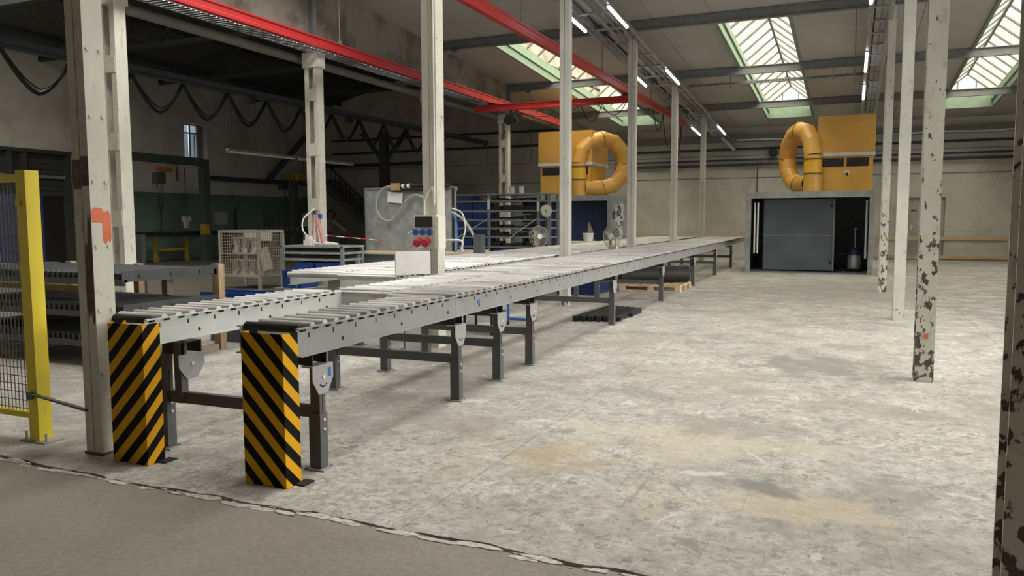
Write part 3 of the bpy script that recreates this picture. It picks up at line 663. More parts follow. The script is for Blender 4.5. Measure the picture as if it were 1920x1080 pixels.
for y, l in ((3.3, 'dark post on the brown wall band, off the left edge'), (8.3, 'dark post on the brown wall band, nearest in view'), (13.3, 'dark post on the brown wall band under the nearest roof beam'), (18.3, 'dark post on the brown wall band at the second roof beam'), (23.3, 'dark post on the brown wall band at the third roof beam')):
    tag(ibeam(MB(), 0, 1, 0, 0, .1, .1).build('wall_post', 'beam') if False else MB().box(-10.3, -10.18, y-.06, y+.06, 5.15, roofz(y)-.235).build('wall_post', 'beam'), l, 'post', 'steel posts on the brown wall band')

# ================================================================ CABLE LADDERS WITH TUBE LIGHTS
def tz(y): return 6.77-.06*y
def cable_tray(label, x0, x1, y0, y1, step):
    root = thing('cable_tray', label, 'cable tray', ((x0+x1)/2, y0, tz(y0)), 'cable ladders under the roof')
    for x in (x0+.06, x1-.06):
        MB().bar((x, y0, tz(y0)+.10), (x, y1, tz(y1)+.10), .03, .10).build('side_rail', 'tray', root)
    for x in (x0, x1):
        MB().bar((x, y0, tz(y0)+.015), (x, y1, tz(y1)+.015), .07, .05).build('light_rail', 'galv', root)
    n = int((y1-y0)/step)
    rg = MB().box(-(x1-x0)/2+.07, (x1-x0)/2-.07, -.03, .03, 0, .035).mesh('rung', M['tray'])
    for i in range(n+1):
        y = y0+i*step; inst(rg, 'rung', root, (0, y-y0, tz(y)-tz(y0)+.06), (SL, 0, 0))
    for k, fx in enumerate((.22, .40, .58, .74)):
        x = x0+(x1-x0)*fx
        MB().bar((x, y0, tz(y0)+.11), (x, y1, tz(y1)+.11), .05+.03*(k % 2), .03).build('cable_bundle', ('black', 'tray', 'rack', 'tray')[k], root)
    return root
t1 = cable_tray('wide cable ladder with two rows of tube lights over the conveyors', -5.52, -4.58, 8.0, 32.6, 1.15)
t2 = cable_tray('narrow cable ladder with one row of tube lights above the right columns', .22, .62, 9.0, 32.4, .95)
def tube_light(label, x, ya, yb):
    root = thing('tube_light', label, 'lamp', (x, (ya+yb)/2, tz((ya+yb)/2)), 'tube lights on the cable ladders')
    MB().bar((x, ya, tz(ya)-.018), (x, yb, tz(yb)-.018), .075, .03).build('housing', 'galv', root)
    MB().tube([(x, ya+.02, tz(ya)-.05), (x, yb-.02, tz(yb)-.05)], .033, 8).build('diffuser', 'lamp', root)
for k, (ya, yb) in enumerate(((10.2, 11.7), (15.35, 16.8), (20.7, 22.35), (29.4, 31.2))):
    nm = ('out of the frame', 'nearest in view', 'second in view', 'farthest')[k]
    tube_light('lit tube light %s on the left edge of the wide cable ladder' % nm, -5.52, ya, yb)
    tube_light('lit tube light %s on the right edge of the wide cable ladder' % nm, -4.58, ya, yb)
for k, (ya, yb) in enumerate(((15.2, 16.9), (20.6, 22.5), (24.15, 26.0))):
    tube_light('lit tube light %s on the narrow right cable ladder' % ('at the top edge of the picture', 'in the middle', 'farthest')[k], .22, ya, yb)
ct = thing('cross_tray', 'perforated zinc channel crossing under the middle skylight between the two ladders', 'cable tray', (-2.1, 24, 5.55))
m = MB().box(-4.6, .3, 23.94, 23.95, 5.52, 5.60).box(-4.6, .3, 24.05, 24.06, 5.52, 5.60).box(-4.6, .3, 23.95, 24.05, 5.52, 5.53); m.build('channel', 'galv', ct)
sl = MB()
for i in range(60): sl.box(-4.5+i*.08, -4.46+i*.08, 23.936, 23.94, 5.55, 5.57)
stuff(sl.build('perforations', 'hole', ct))
for x in (-3.4, -.6): MB().bar((x, 24, 5.45), (x, 24, roofz(24)), .012, .012).build('hanger_rod', 'black', ct)

# ================================================================ RED CRANE RAILS
def red_rail(label, x, y0, y1, zt, rods):
    root = thing('crane_rail', label, 'crane rail', (x, (y0+y1)/2, zt), 'red overhead crane rails')
    MB().prism([(x-.055, zt-.20), (x+.055, zt-.20), (x+.055, zt-.15), (x+.028, zt-.13), (x+.028, zt-.05), (x+.05, zt-.03), (x+.05, zt), (x-.05, zt), (x-.05, zt-.03), (x-.028, zt-.05), (x-.028, zt-.13), (x-.055, zt-.15)], 1, y0, y1).build('rail_profile', 'red', root)
    for y in rods:
        rd = MB().cyl((x, y, zt), (x, y, roofz(y)-.27), .012, 8).build('hanger_rod', 'beam', root)
        MB().box(x-.09, x+.09, y-.04, y+.04, roofz(y)-.29, roofz(y)-.24).box(x-.03, x+.03, y-.03, y+.03, zt, zt+.07).build('rod_clamp', 'beam', rd)
red_rail('long red crane rail along the brown wall band', -9.58, 2.0, 26.3, 5.10, (3.3, 8.3, 13.3, 18.3, 23.3))
red_rail('red crane rail beside the wide cable ladder', -5.60, 2.0, 28.75, 5.11, (3.3, 8.3, 13.3, 18.3, 23.3, 28.3))
cb = thing('crane_bridge', 'red crane bridge bar slung across between the two red rails', 'crane', (-8, 20.6, 4.8))
MB().prism([(20.55, 4.68), (20.65, 4.68), (20.65, 4.73), (20.625, 4.75), (20.625, 4.83), (20.645, 4.85), (20.645, 4.87), (20.555, 4.87), (20.555, 4.85), (20.575, 4.83), (20.575, 4.75), (20.55, 4.73)], 0, -10.15, -5.35).build('bridge_profile', 'red', cb)
for x in (-9.58, -5.60): MB().box(x-.12, x+.12, 20.5, 20.7, 4.87, 4.91).box(x-.02, x+.02, 20.56, 20.64, 4.90, 5.0).build('trolley', 'black', cb)
ht = thing('chain_hoist', 'small black chain hoist hanging from the red crane bridge', 'hoist', (-9.0, 20.6, 4.4))
MB().box(-9.12, -8.88, 20.5, 20.7, 4.28, 4.56).cyl((-9.2, 20.6, 4.42), (-8.8, 20.6, 4.42), .09, 12).build('motor_body', 'black', ht)
MB().bar((-9.0, 20.6, 4.56), (-9.0, 20.6, 4.68), .05, .05).build('suspension', 'black', ht)
MB().cyl((-9.0, 20.6, 4.28), (-9.0, 20.6, 2.4), .012, 6).build('chain', 'black', ht)
MB().tube(sag((-6.9, 20.6, 4.7), (-6.3, 20.6, 4.7), .45) , .012, 5).tube(sag((-6.3, 20.6, 4.7), (-5.6, 20.6, 4.75), .35), .012, 5).tube(sag((-8.9, 20.6, 4.7), (-6.9, 20.6, 4.7), .25), .010, 5).build('trailing_cable', 'cable', cb)
hc = thing('trailing_cable', 'black cable loops hanging from the end of the right red rail', 'cable', (-5.6, 26, 4.85))
MB().tube(sag((-5.6, 23.6, 4.9), (-5.6, 24.9, 4.9), .6), .015, 5).build('loop', 'cable', hc)
MB().tube(sag((-5.6, 24.9, 4.9), (-5.6, 26.4, 4.9), .95), .015, 5).build('loop', 'cable', hc)
MB().tube(sag((-5.6, 26.4, 4.9), (-5.6, 27.9, 4.9), 1.2), .02, 5).build('loop', 'cable', hc)
MB().tube([(-5.62, 26.4, 4.9), (-5.66, 26.4, 4.0), (-5.6, 26.42, 3.2)], .02, 5).build('drop_cable', 'cable', hc)

# ---- gutter pipe and slotted tray with lights over the left row
tag(MB().cyl((-10.68, 1.0, 4.92), (-10.68, 24.4, 4.92), .09, 14).build('gutter_pipe', 'gut'), 'beige pipe running under the long red rail', 'pipe')
st = thing('slotted_tray', 'slotted cable tray with lights glinting through it, under the long red rail', 'cable tray', (-10.1, 12, 5.0))
for x in (-10.28, -9.92): MB().box(x-.01, x+.01, 3.0, 24.0, 4.99, 5.07).build('side_rail', 'tray', st)
sl_ = MB()
for i in range(190):
    y = 3.0+i*.11
    sl_.box(-10.27, -9.93, y, y+.07, 4.992, 4.998)
stuff(sl_.build('slats', 'slat', st))
for k in range(7):
    y = 3.3+k*2.9; o = thing('strip_lamp', 'lit lamp strip seen through the slots of the cable tray, %s' % ('off the left edge', 'nearest in view', 'second in view', 'third in view', 'fourth in view', 'fifth in view', 'farthest')[k], 'lamp', (-10.1, y, 5.12), 'lamp strips above the slotted tray')
    MB().box(-10.2, -10.0, y, y+2.2, 5.09, 5.12).build('housing', 'galv', o); MB().box(-10.19, -10.01, y+.03, y+2.17, 5.07, 5.09).build('diffuser', 'strip', o)

# ================================================================ ROLLER CONVEYORS
RZ = 0.0225
AX, AY = -2.985, 3.65
def conv_pt(lx, ly): return (AX + lx*math.cos(RZ) - ly*math.sin(RZ), AY + lx*math.sin(RZ) + ly*math.cos(RZ), 0)
ZT, ZB = .915, .745
rmesh = {}
def roller_mesh(w, mat):
    k = (round(w, 3), mat)
    if k not in rmesh:
        rmesh[k] = MB().tube([(-w/2, 0, 0), (w/2, 0, 0)], .028, 10).mesh('roller', M[mat])
    return rmesh[k]
rr = random.Random(5)
def lane(label, lx1, w, ly0, ly1, side='conv', pitch=.125, first='rubber', slots=True, end=False):
    root = thing('roller_conveyor', label, 'conveyor', conv_pt(lx1, ly0), 'roller conveyor lanes', RZ)
    L = ly1-ly0; t = .005; fl = .035
    for s in (0, 1):
        x = 0 if s == 0 else -w
        d = -1 if s == 0 else 1       # flanges point away from the rollers' side walls
        a, b = sorted((x, x+d*t))
        m = MB().box(a, b, 0, L, ZB, ZT)
        a, b = sorted((x+d*t, x-d*fl)) if False else sorted((x, x-d*0.022))
        m.box(min(x, x-d*.036), max(x, x-d*.036), 0, L, ZB, ZB+.006).box(a, b, 0, L, ZT-.006, ZT)
        ch = m.build('side_channel', side, root, True)
        if s == 0 and slots:
            h = MB(); n = int(L/.25)
            for i in range(n):
                y = .12+i*.25; h.box(.0006, .0016, y-.006, y+.006, ZB+.105, ZB+.135)
                if i % 3 == 1: h.tube([(.0005, y+.1, ZB+.05), (.0016, y+.1, ZB+.05)], .013, 10)
            stuff(h.build('slot_holes', 'hole', ch, True))
            nt_ = MB()
            for i in range(int(L/pitch)): nt_.box(.004, .0225, .05+i*pitch-.016, .05+i*pitch+.016, ZT-.020, ZT-.006)
            stuff(nt_.build('axle_notches', 'hole', ch, True))
    n = int((L-.06)/pitch)
    for i in range(n):
        r = rr.random(); mt = first if (i == 0 and first) else ('roller' if r < .62 else 'roller_worn' if r < .965 else 'roller_rust')
        inst(roller_mesh(w-.02, mt), 'roller', root, (-w/2, .05+i*pitch, ZT-.006))
    if end: MB().tube([(-w+.008, -.03, ZT-.03), (-.008, -.03, ZT-.03)], .036, 14).build('end_roller', 'roller_worn', root, True)
    return root
A = lane('long roller conveyor lane nearest the open floor', 0, .645, 2.118, 25.6, first='roller_worn')
MB().tube([(-.637, -.03, ZT-.03), (-.435, -.03, ZT-.03)], .036, 14).build('end_roller', 'roller_worn', A, True)
A1 = lane('narrow roller conveyor spur ending at the right striped guard', 0, .42, 0, 2.115)
A2 = lane('narrow pale roller conveyor spur ending at the left striped guard', -1.20, .42, 0, 2.22, 'conv_pale')
B = lane('roller conveyor lane directly left of the long front lane', -.665, .63, 2.26, 25.6, first='roller_worn', end=True)
Cr = lane('roller conveyor lane just left of the middle columns', -1.72, .82, 4.1, 25.6, 'conv_pale', first='roller', end=True)
Cl = lane('outermost left roller conveyor lane, beside the bench and shelves', -2.57, .82, 4.25, 25.6, 'conv_pale', first='roller', end=True)

def stand(parent, y, xr, xl, zc=.33, brackets=(1, 0)):
    """H-frame under a conveyor: two telescopic legs, swivel brackets, cross bar (in the lane's own frame)"""
    for x, br in ((xr, brackets[0]), (xl, brackets[1])):
        m = MB().box(x-.035, x+.035, y-.03, y-.022, .05, ZB-.085).box(x-.035, x-.029, y-.022, y+.03, .05, ZB-.085).box(x+.029, x+.035, y-.022, y+.03, .05, ZB-.085)
        m.box(x+.035, x+.038, y-.004, y+.01, .36, ZB-.2)
        lg = m.build('leg', 'leg', parent, True)
        MB().box(x-.042, x+.042, y-.04, y+.036, .02, .36).build('leg_sleeve', 'leg', lg, True)
        MB().box(x-.075, x+.075, y-.06, y+.06, .003, .014).disc((x-.06, y-.045, .018), .011, (0, 0, 1), .012, 6).disc((x+.06, y+.045, .018), .011, (0, 0, 1), .012, 6).build('foot_plate', 'bracket', lg, True)
        for z in (.26, .32): MB().disc((x+.044, y-.0, z), .011, (1, 0, 0), .01, 6).build('bolt', 'steel', lg, True)
        zt = ZB-.085
        pts = [(y-.105, zt), (y+.105, zt), (y+.105, zt-.085), (y+.045, zt-.175), (y-.045, zt-.175), (y-.105, zt-.085)]
        if br:
            xx = x+.038
            bk = MB().prism(pts, 0, xx, xx+.006).box(x-.04, xx+.006, y-.105, y+.105, zt, zt+.008).build('swivel_bracket', 'bracket', lg, True)
            MB().box(x-.16, x+.02, y-.075, y-.065, zt+.008, ZB).box(x-.16, x+.02, y+.065, y+.075, zt+.008, ZB).box(x-.16, x+.02, y-.065, y+.065, ZB-.006, ZB).build('rocker_channel', 'black', lg, True)
            MB().disc((xx+.008, y, zt-.07), .012, (1, 0, 0), .014, 8).build('bolt', 'steel', lg, True)
            ar = MB()
            for i in range(5):
                a = -2.35+i*.38; ar.disc((xx+.007, y+.045*math.cos(a), zt-.08+.05*math.sin(a)), .006, (1, 0, 0), .004, 6)
            ar.build('slot', 'hole', lg, True)
    MB().box(xl+.035, xr-.035, y-.02, y+.02, zc, zc+.075).build('cross_bar', 'leg', parent, True)
ys = [2.2, 3.1, 3.97, 7.35, 10.95, 14.6, 18.35, 22.1]
for y in ys: stand(A, y-2.118, -.04, -1.30)
stand(A1, .22, -.02, -1.27)
for x in (-.40, -1.13):                                   # inner uprights of the first frame
    MB().box(x-.03, x+.03, .19, .25, .33, ZB).build('upright', 'leg', A1, True)
zt = ZB-.085; x = -1.13; y = .28
MB().prism([(y-.115, zt), (y+.115, zt), (y+.115, zt-.085), (y+.045, zt-.175), (y-.045, zt-.175), (y-.115, zt-.085)], 0, x+.034, x+.04).build('swivel_bracket', 'bracket', A1, True)
MB().disc((x+.044, y, zt-.07), .013, (1, 0, 0), .012, 8).build('bolt', 'steel', A1, True)
MB().box(-1.27, -1.08, y-.08, y-.07, zt, ZB).box(-1.27, -1.08, y+.07, y+.08, zt, ZB).box(-1.27, -1.08, y-.07, y+.07, ZB-.006, ZB).build('rocker_channel', 'black', A1, True)
MB().box(.0245, .0265, .27, .30, .585, .64).build('blue_sticker', 'blue_socket', A1, True)
MB().box(.0006, .0016, 2.55-2.118, 2.60-2.118, ZB+.06, ZB+.10).build('blue_sticker', 'blue_socket', A, True)
MB().box(.0, .012, 8.1-2.118, 8.12-2.118, ZB+.09, ZB+.11).build('latch_bolt', 'hole', A, True)
for y in (.3, 3.0, 7.0, 11.0, 15.0, 19.0): 
    stand(Cr, y, -.06, -.76, brackets=(0, 0)); stand(Cl, y, -.06, -.76, brackets=(0, 0))

# ================================================================ STRIPED GUARDS
def guard(label, x0, mat, flip):
    root = thing('column_guard', label, 'guard', (x0+.15, 3.55, 0), 'black and yellow striped guards')
    w, d, t, h = .305, .135, .006, .905
    m = MB().prism([(x0, 3.485), (x0+w, 3.485), (x0+w, 3.485+d), (x0+w-t, 3.485+d), (x0+w-t, 3.485+t), (x0+t, 3.485+t), (x0+t, 3.485+d), (x0, 3.485+d)], 2, .004, h)
    m.build('guard_shell', mat, root)
    MB().box(x0+.005, x0+w+.005, 3.480, 3.6, .004, .014).build('weld_edge', mat, root)
    MB().box(x0+w, x0+w+.07, 3.555, 3.655, .003, .013).build('foot_flange', 'black', root)
    MB().box(x0-.06, x0, 3.555, 3.655, .003, .013).build('foot_flange', 'black', root)
    return root
guard('striped black and yellow guard in front of the thick left pillar', -4.355, 'hazard_up', 1)
guard('striped black and yellow guard at the near end of the long conveyor', -3.255, 'hazard_down', 1)

# ================================================================ YELLOW SAFETY FENCE
f = thing('safety_fence', 'yellow steel safety fence with wire mesh at the left edge', 'fence', (-5.2, 3.6, 0))
MB().box(-5.285, -5.185, 3.565, 3.665, .012, 1.905).build('post', 'yellow', f)
fp = MB().box(-5.36, -5.10, 3.54, 3.69, .003, .014).build('foot_plate', 'bracket', f)
for x in (-5.335, -5.125): MB().cyl((x, 3.575, .014), (x, 3.575, .07), .011, 8).build('anchor_bolt', 'steel', fp)
MB().box(-7.2, -5.285, 3.59, 3.64, 1.83, 1.88).build('top_rail', 'yellow', f)
MB().box(-7.2, -5.285, 3.59, 3.64, .16, .20).build('bottom_rail', 'yellow', f)
MB().box(-7.25, -7.15, 3.565, 3.665, .012, 1.905).build('post', 'yellow', f)
wm = MB()
for i in range(48): wm.bar((-7.15+i*.0395, 3.615, .2), (-7.15+i*.0395, 3.615, 1.83), .0045, .0045)
for i in range(28): wm.bar((-7.15, 3.611, .22+i*.0585), (-5.285, 3.611, .22+i*.0585), .0045, .0045)
stuff(wm.build('wire_mesh', 'wire', f))
MB().box(-5.27, -5.235, 3.545, 3.567, 1.66, 1.71).build('latch_tab', 'yellow', f)
MB().bar((-5.25, 3.55, .355), (-4.62, 3.515, .30), .03, .012).cyl((-5.235, 3.535, .33), (-5.235, 3.565, .33), .022, 10).build('tie_bar', 'leg', f)

# ================================================================ STACKED ROLLER SECTIONS ON THE LEFT
def roller_section(label, z, mat, platemat, x0=-9.9, x1=-6.92, y0=5.76, y1=7.05):
    root = thing('roller_section', label, 'rollers', ((x0+x1)/2, y0, z), 'stacked slate roller sections')
    MB().box(x0, x1, y0, y0+.04, z-.015, z+.015).box(x0, x1, y0+.0, y0+.012, z-.05, z-.015).build('front_angle', 'slate_lt', root)
    MB().box(x0, x1, y1-.04, y1, z-.015, z+.06).build('rear_rail', platemat, root)
    pl = MB().box(x1-.012, x1, y0-.02, y1+.02, z-.01, z+.105).build('end_plate', platemat, root)
    for k in range(3): MB().disc((x1+.005, y0+.2+k*.42, z+.045), .022, (1, 0, 0), .02, 8).build('bolt', 'slate_lt', pl)
    rm = MB().tube([(0, -(y1-y0)/2+.03, 0), (0, (y1-y0)/2-.03, 0)], .034, 8).mesh('roller', M[mat])
    hb = MB().box(-.016, .016, -.02, .02, -.03, .03).mesh('bearing_block', M['slate'])
    n = int((x1-x0-.1)/.083)
    for i in range(n):
        x = x1-.07-i*.083
        r_ = inst(rm, 'roller', root, (x-(x0+x1)/2, (y1-y0)/2, .05))
        inst(hb, 'bearing_block', root, (x-.041-(x0+x1)/2, .03, .045))
    return root
roller_section('top slate roller section of the stack beside the thick left pillar', .93, 'slate', 'slate_lt')
roller_section('middle slate roller section of the stack beside the thick left pillar', .58, 'slate', 'slate_lt')
roller_section('lowest black roller section of the stack beside the thick left pillar', .27, 'black', 'rack', -9.9, -7.05, 5.70, 6.95)
def timber(label, dims, cat='timber', mat='wood_v'): return tag(MB().box(*dims).build('timber_post', mat), label, cat, 'timber props of the roller stack')
timber('pale timber post at the right end of the roller stack', (-7.03, -6.93, 7.09, 7.19, .003, 1.04))
timber('timber prop near the rear corner of the roller stack', (-8.35, -8.26, 7.09, 7.18, .003, 1.02))
timber('timber prop at the rear of the roller stack, farther left', (-9.6, -9.5, 7.09, 7.18, .003, 1.03))
timber('dark timber foot of the roller stack on the floor', (-7.05, -6.95, 5.75, 7.08, .003, .08), mat='wood_old')
timber('dark timber bearer under the left part of the roller stack', (-9.2, -9.1, 5.6, 7.08, .003, .24), mat='wood_old')
for x in (-7.6, -8.9):
    for z, l in ((.38, 'lower'), (.70, 'upper')):
        timber('timber spacer block between %s roller sections, %s' % (l, 'right' if x > -8 else 'left'), (x, x+.09, 6.85, 6.95, z-.03, z+.155 if z > .5 else z+.145), mat='wood_old')
tag(MB().box(-9.9, -8.0, 6.1, 6.2, .76, .82).build('lifting_bar', 'dull_yellow'), 'dull yellow bar lying between the stacked roller sections', 'bar')

# ================================================================ POWER BOX ON THE COLUMN
pb = thing('power_outlet_box', 'cream power outlet box with blue and red sockets on the column', 'outlet box', (-4.66, 8.15, 1.22))
MB().prism([(8.20, 1.22), (8.07, 1.24), (8.05, 1.36), (8.07, 1.46), (8.07, 1.62), (8.20, 1.62)], 0, -4.80, -4.50).build('housing', 'cream_box', pb)
MB().box(-4.49, -4.44, 8.02, 8.2, 1.22, 1.60).build('side_cover', 'cream_box', pb)
MB().box(-4.78, -4.55, 8.058, 8.068, 1.475, 1.60).build('fuse_window', 'smoke', pb)
for k in range(3):
    s_ = MB().disc((-4.765+k*.095, 8.05, 1.415), .037, (0, 1, .1), .03, 14).build('blue_socket', 'blue_socket', pb)
    MB().bar((-4.785+k*.095, 8.03, 1.435), (-4.745+k*.095, 8.03, 1.435), .012, .01).build('socket_hinge', 'blue_socket', s_)
for k in range(2): 
    s_ = MB().tube([(-4.72+k*.115, 8.07, 1.315), (-4.715+k*.115, 7.99, 1.285)], .042, 14).build('red_socket', 'red_socket', pb)
    MB().tube([(-4.715+k*.115, 7.99, 1.285), (-4.713+k*.115, 7.975, 1.28)], .046, 14).build('socket_lid', 'red_socket', s_)
MB().bar((-4.82, 8.06, 1.43), (-4.87, 8.05, 1.40), .012, .012).build('tag', 'white', pb)
tag(MB().tube(sp([(-4.70, 8.16, 1.62), (-4.70, 8.17, 1.80), (-4.60, 8.175, 1.95), (-4.575, 8.18, 2.05), (-4.575, 8.18, 6.4)]), .012, 8).build('cable_conduit', 'cream_box'), 'thin cream conduit running up the column from the power box', 'conduit')

tag(MB().bar((-4.76, 7.58, 1.065), (-4.50, 7.92, 1.065), .03, .265).build('white_board', 'offwhite'), 'white board standing on the conveyor in front of the power box column', 'board')
tag(MB().box(-4.86, -4.60, 7.93, 7.97, .004, .46).build('white_plate', 'offwhite'), 'scuffed white plate standing on the floor under the conveyor', 'plate')
st_ = thing('steel_stool', 'small black steel stool under the conveyors', 'stool', (-4.6, 9.55, 0))
MB().box(-4.84, -4.36, 9.36, 9.78, .27, .31).build('seat', 'black', st_)
for x in (-4.82, -4.41):
    for y in (9.38, 9.73): MB().box(x, x+.03, y, y+.03, .003, .27).build('leg', 'black', st_)
bk = thing('plastic_grid', 'black plastic profile grid lying on the floor under the long conveyor', 'grid', (-3.50, 12.0, 0), None, -.05)
for i in range(6): MB().box(-.32+i*.11, -.25+i*.11, -.85+.04*i, .85-.03*i, .003, .09).build('slat', 'black', bk, True)
MB().box(-.32, .36, .0, .09, .02, .07).box(-.32, .36, -.6, -.51, .02, .07).build('cross_slat', 'black', bk, True)
pal = thing('pallet', 'wooden pallet under the long conveyor with a black roll on it', 'pallet', (-4.0, 17.2, 0))
for i in range(7): MB().box(-4.65+i*.2, -4.51+i*.2, 16.6, 17.8, .122, .144).build('deck_board', 'wood', pal)
for y in (16.6, 17.14, 17.68):
    MB().box(-4.65, -3.3, y, y+.12, .10, .122).build('stringer', 'wood', pal)
    MB().box(-4.65, -3.3, y, y+.1, .003, .025).build('runner', 'wood', pal)
    for x in (-4.65, -4.02, -3.42): MB().box(x, x+.12, y, y+.12, .025, .10).build('block', 'wood', pal)
tag(MB().cyl((-4.7, 16.8, .335), (-3.35, 17.6, .335), .185, 24).build('roll', 'rubber'), 'large black rolled mat lying on the pallet under the conveyor', 'roll')
tag(MB().box(-5.6, -4.8, 15.2, 16.4, .003, .42).build('crate', 'blue_deep'), 'dark blue tub on the floor under the conveyors', 'tub')

# ---- blue trays and crates near the spur
def crate(label, x0, x1, y0, y1, z0, z1, group='blue plastic crates', mat='blue', parts=True):
    root = thing('crate', label, 'crate', ((x0+x1)/2, (y0+y1)/2, z0), group)
    t = .012
    m = MB().box(x0, x1, y0, y0+t, z0, z1).box(x0, x1, y1-t, y1, z0, z1).box(x0, x0+t, y0+t, y1-t, z0, z1).box(x1-t, x1, y0+t, y1-t, z0, z1).box(x0+t, x1-t, y0+t, y1-t, z0, z0+t)
    m.build('shell', mat, root)
    h = z1-z0
    MB().box(x0-.008, x1+.008, y0-.008, y1+.008, z1-.03, z1-.015).box(x0-.006, x1+.006, y0-.006, y1+.006, z1-.05, z1-.04).build('rim', mat, root)
    if parts:
        xm = (x0+x1)/2; w = (x1-x0)
        MB().box(xm-w*.18, xm+w*.18, y0-.012, y0, z0+h*.45, z0+h*.80).build('handle_plate', mat, root)
        for k in (-.42, -.3, .3, .42): MB().box(xm+w*k-.008, xm+w*k+.008, y0-.006, y0, z0+.01, z1-.05).build('rib', mat, root)
    return root
crate('blue crate standing on the floor rack left of the pale conveyor ends', -7.58, -7.25, 9.0, 9.4, .585, .84)
tag(MB().box(-7.7, -7.15, 8.95, 9.5, .003, .583).build('grey_box', 'rack'), 'grey box under the blue crate left of the pale conveyor ends', 'box')
tb = thing('blue_tray', 'long blue sheet tray with white spots beside the short conveyor spur', 'tray', (-7.0, 7.6, .60))
MB().box(-7.7, -6.38, 7.55, 7.95, .595, .605).box(-7.7, -6.38, 7.55, 7.562, .605, .645).box(-7.7, -6.38, 7.938, 7.95, .605, .645).build('tray_shell', 'blue', tb)
MB().box(-6.68, -6.48, 7.548, 7.55, .612, .638).build('label', 'white', tb)
tag(MB().bar((-6.52, 7.98, .70), (-7.0, 8.62, .74), .012, .15).build('blue_board', 'blue'), 'slanting blue side board next to the blue crate', 'board')
tag(MB().box(-7.6, -6.5, 7.6, 7.9, .003, .592).build('tray_stand', 'leg'), 'dark stand under the long blue tray', 'stand')

# ================================================================ MESH PALLET BOX WITH STEEL PARTS
gx0, gx1, gy0, gy1, gz0, gz1 = -13.35, -12.22, 13.75, 14.55, .28, 1.34
gb = thing('mesh_pallet_box', 'weathered steel mesh pallet box full of steel funnels', 'mesh box', ((gx0+gx1)/2, (gy0+gy1)/2, 0))
for x in (gx0, gx1):
    for y in (gy0, gy1): MB().box(x-.03, x+.03, y-.03, y+.03, .003, gz1).build('corner_post', 'mesh_frame', gb)
for z in (gz0, gz1-.05):
    for y in (gy0, gy1): MB().box(gx0, gx1, y-.02, y+.02, z, z+.06).build('rail', 'mesh_frame', gb)
    for x in (gx0, gx1): MB().box(x-.02, x+.02, gy0, gy1, z, z+.06).build('rail', 'mesh_frame', gb)
MB().box(gx0, gx1, gy0, gy1, gz0, gz0+.02).build('floor_sheet', 'mesh_frame', gb)
MB().box(gx0, gx1, gy0-.02, gy0+.02, .80, .83).build('rail', 'mesh_frame', gb)
def meshpanel(a, b, z0, z1, st=.07):
    m = MB(); a = Vector(a); b = Vector(b); n = int((b-a).length/st)
    for i in range(n+1):
        p_ = a.lerp(b, i/n); m.bar((p_.x, p_.y, z0), (p_.x, p_.y, z1), .006, .006)
    for i in range(int((z1-z0)/st)+1): m.bar((a.x, a.y, z0+i*st), (b.x, b.y, z0+i*st), .006, .006)
    return stuff(m.build('wire_panel', 'mesh_frame', gb))
for a, b in (((gx0, gy0), (gx1, gy0)), ((gx0, gy1), (gx1, gy1)), ((gx0, gy0), (gx0, gy1)), ((gx1, gy0), (gx1, gy1))): meshpanel((a[0], a[1], 0), (b[0], b[1], 0), gz0+.04, gz1-.03)
fl = MB().bar((gx1+.06, gy0-.02, .68), (gx1+.30, gy0+.02, .74), .03, .52).build('drop_flap', 'mesh_frame', gb)
k = 0
words = ['left', 'middle', 'right', 'far right']
for row, z in enumerate((gz0+.03, .83)):
    for i in range(4 if row == 0 else 3):
        x = gx0+.19+i*.26+(.06 if row else 0)
        o = thing('steel_funnel', 'steel funnel in the %s row of the mesh box, %s' % (('lower', 'upper')[row], words[i]), 'funnel', (x, gy0+.26, z), 'steel funnels in the mesh box')
        MB().lathe((x, gy0+.26, z), [(.10, 0), (.10, .012), (.055, .02), (.055, .16), (.085, .22), (.085, .30), (.12, .345), (.12, .36)], 16).build('funnel_body', 'steel', o)
        for a in range(3):
            t_ = a*2*PI/3+.5; MB().bar((x+.06*math.cos(t_), gy0+.26+.06*math.sin(t_), z+.17), (x+.11*math.cos(t_), gy0+.26+.11*math.sin(t_), z+.02), .012, .03).build('fin', 'steel', o)
for i in range(2):
    tag(MB().box(gx0+.22+i*.45, gx0+.57+i*.45, gy0+.55, gy0+.57, 1.10, 1.30).build('bright_plate', 'white'), 'bright white plate leaning in the rear of the mesh box, %s' % ('left', 'right')[i], 'plate', 'plates in the mesh box')

# ================================================================ BENCH WITH SHELVES
bn = thing('workbench', 'grey shelf bench with blue boxes under the battened column', 'bench', (-9.6, 12.9, 0))
for x in (-10.48, -9.02):
    for y in (12.45, 13.12): MB().box(x-.03, x+.03, y-.03, y+.03, .003, 1.06).build('leg', 'rack', bn)
MB().prism([(-10.52, 12.42), (-8.98, 12.42), (-8.98, 13.15), (-10.52, 13.15)], 2, 1.03, 1.065).build('top', 'galv_dull', bn)
for z in (.90, .77, .52): MB().box(-10.48, -9.0, 12.43, 13.15, z, z+.045).build('shelf', 'galv_dull', bn)
crate('left blue box on the lowest shelf of the grey bench', -10.15, -9.72, 12.46, 12.9, .566, .735, 'blue boxes in the bench')
crate('right blue box on the lowest shelf of the grey bench', -9.68, -9.25, 12.46, 12.9, .566, .735, 'blue boxes in the bench')
tag(MB().box(-10.3, -9.1, 12.5, 13.0, .946, 1.0).build('bar_stock', 'black'), 'black bar stock on the upper shelf of the bench', 'bars')
tag(MB().box(-10.3, -9.1, 12.5, 13.0, .816, .87).build('bar_stock', 'black'), 'black bar stock on the second shelf of the bench', 'bars')
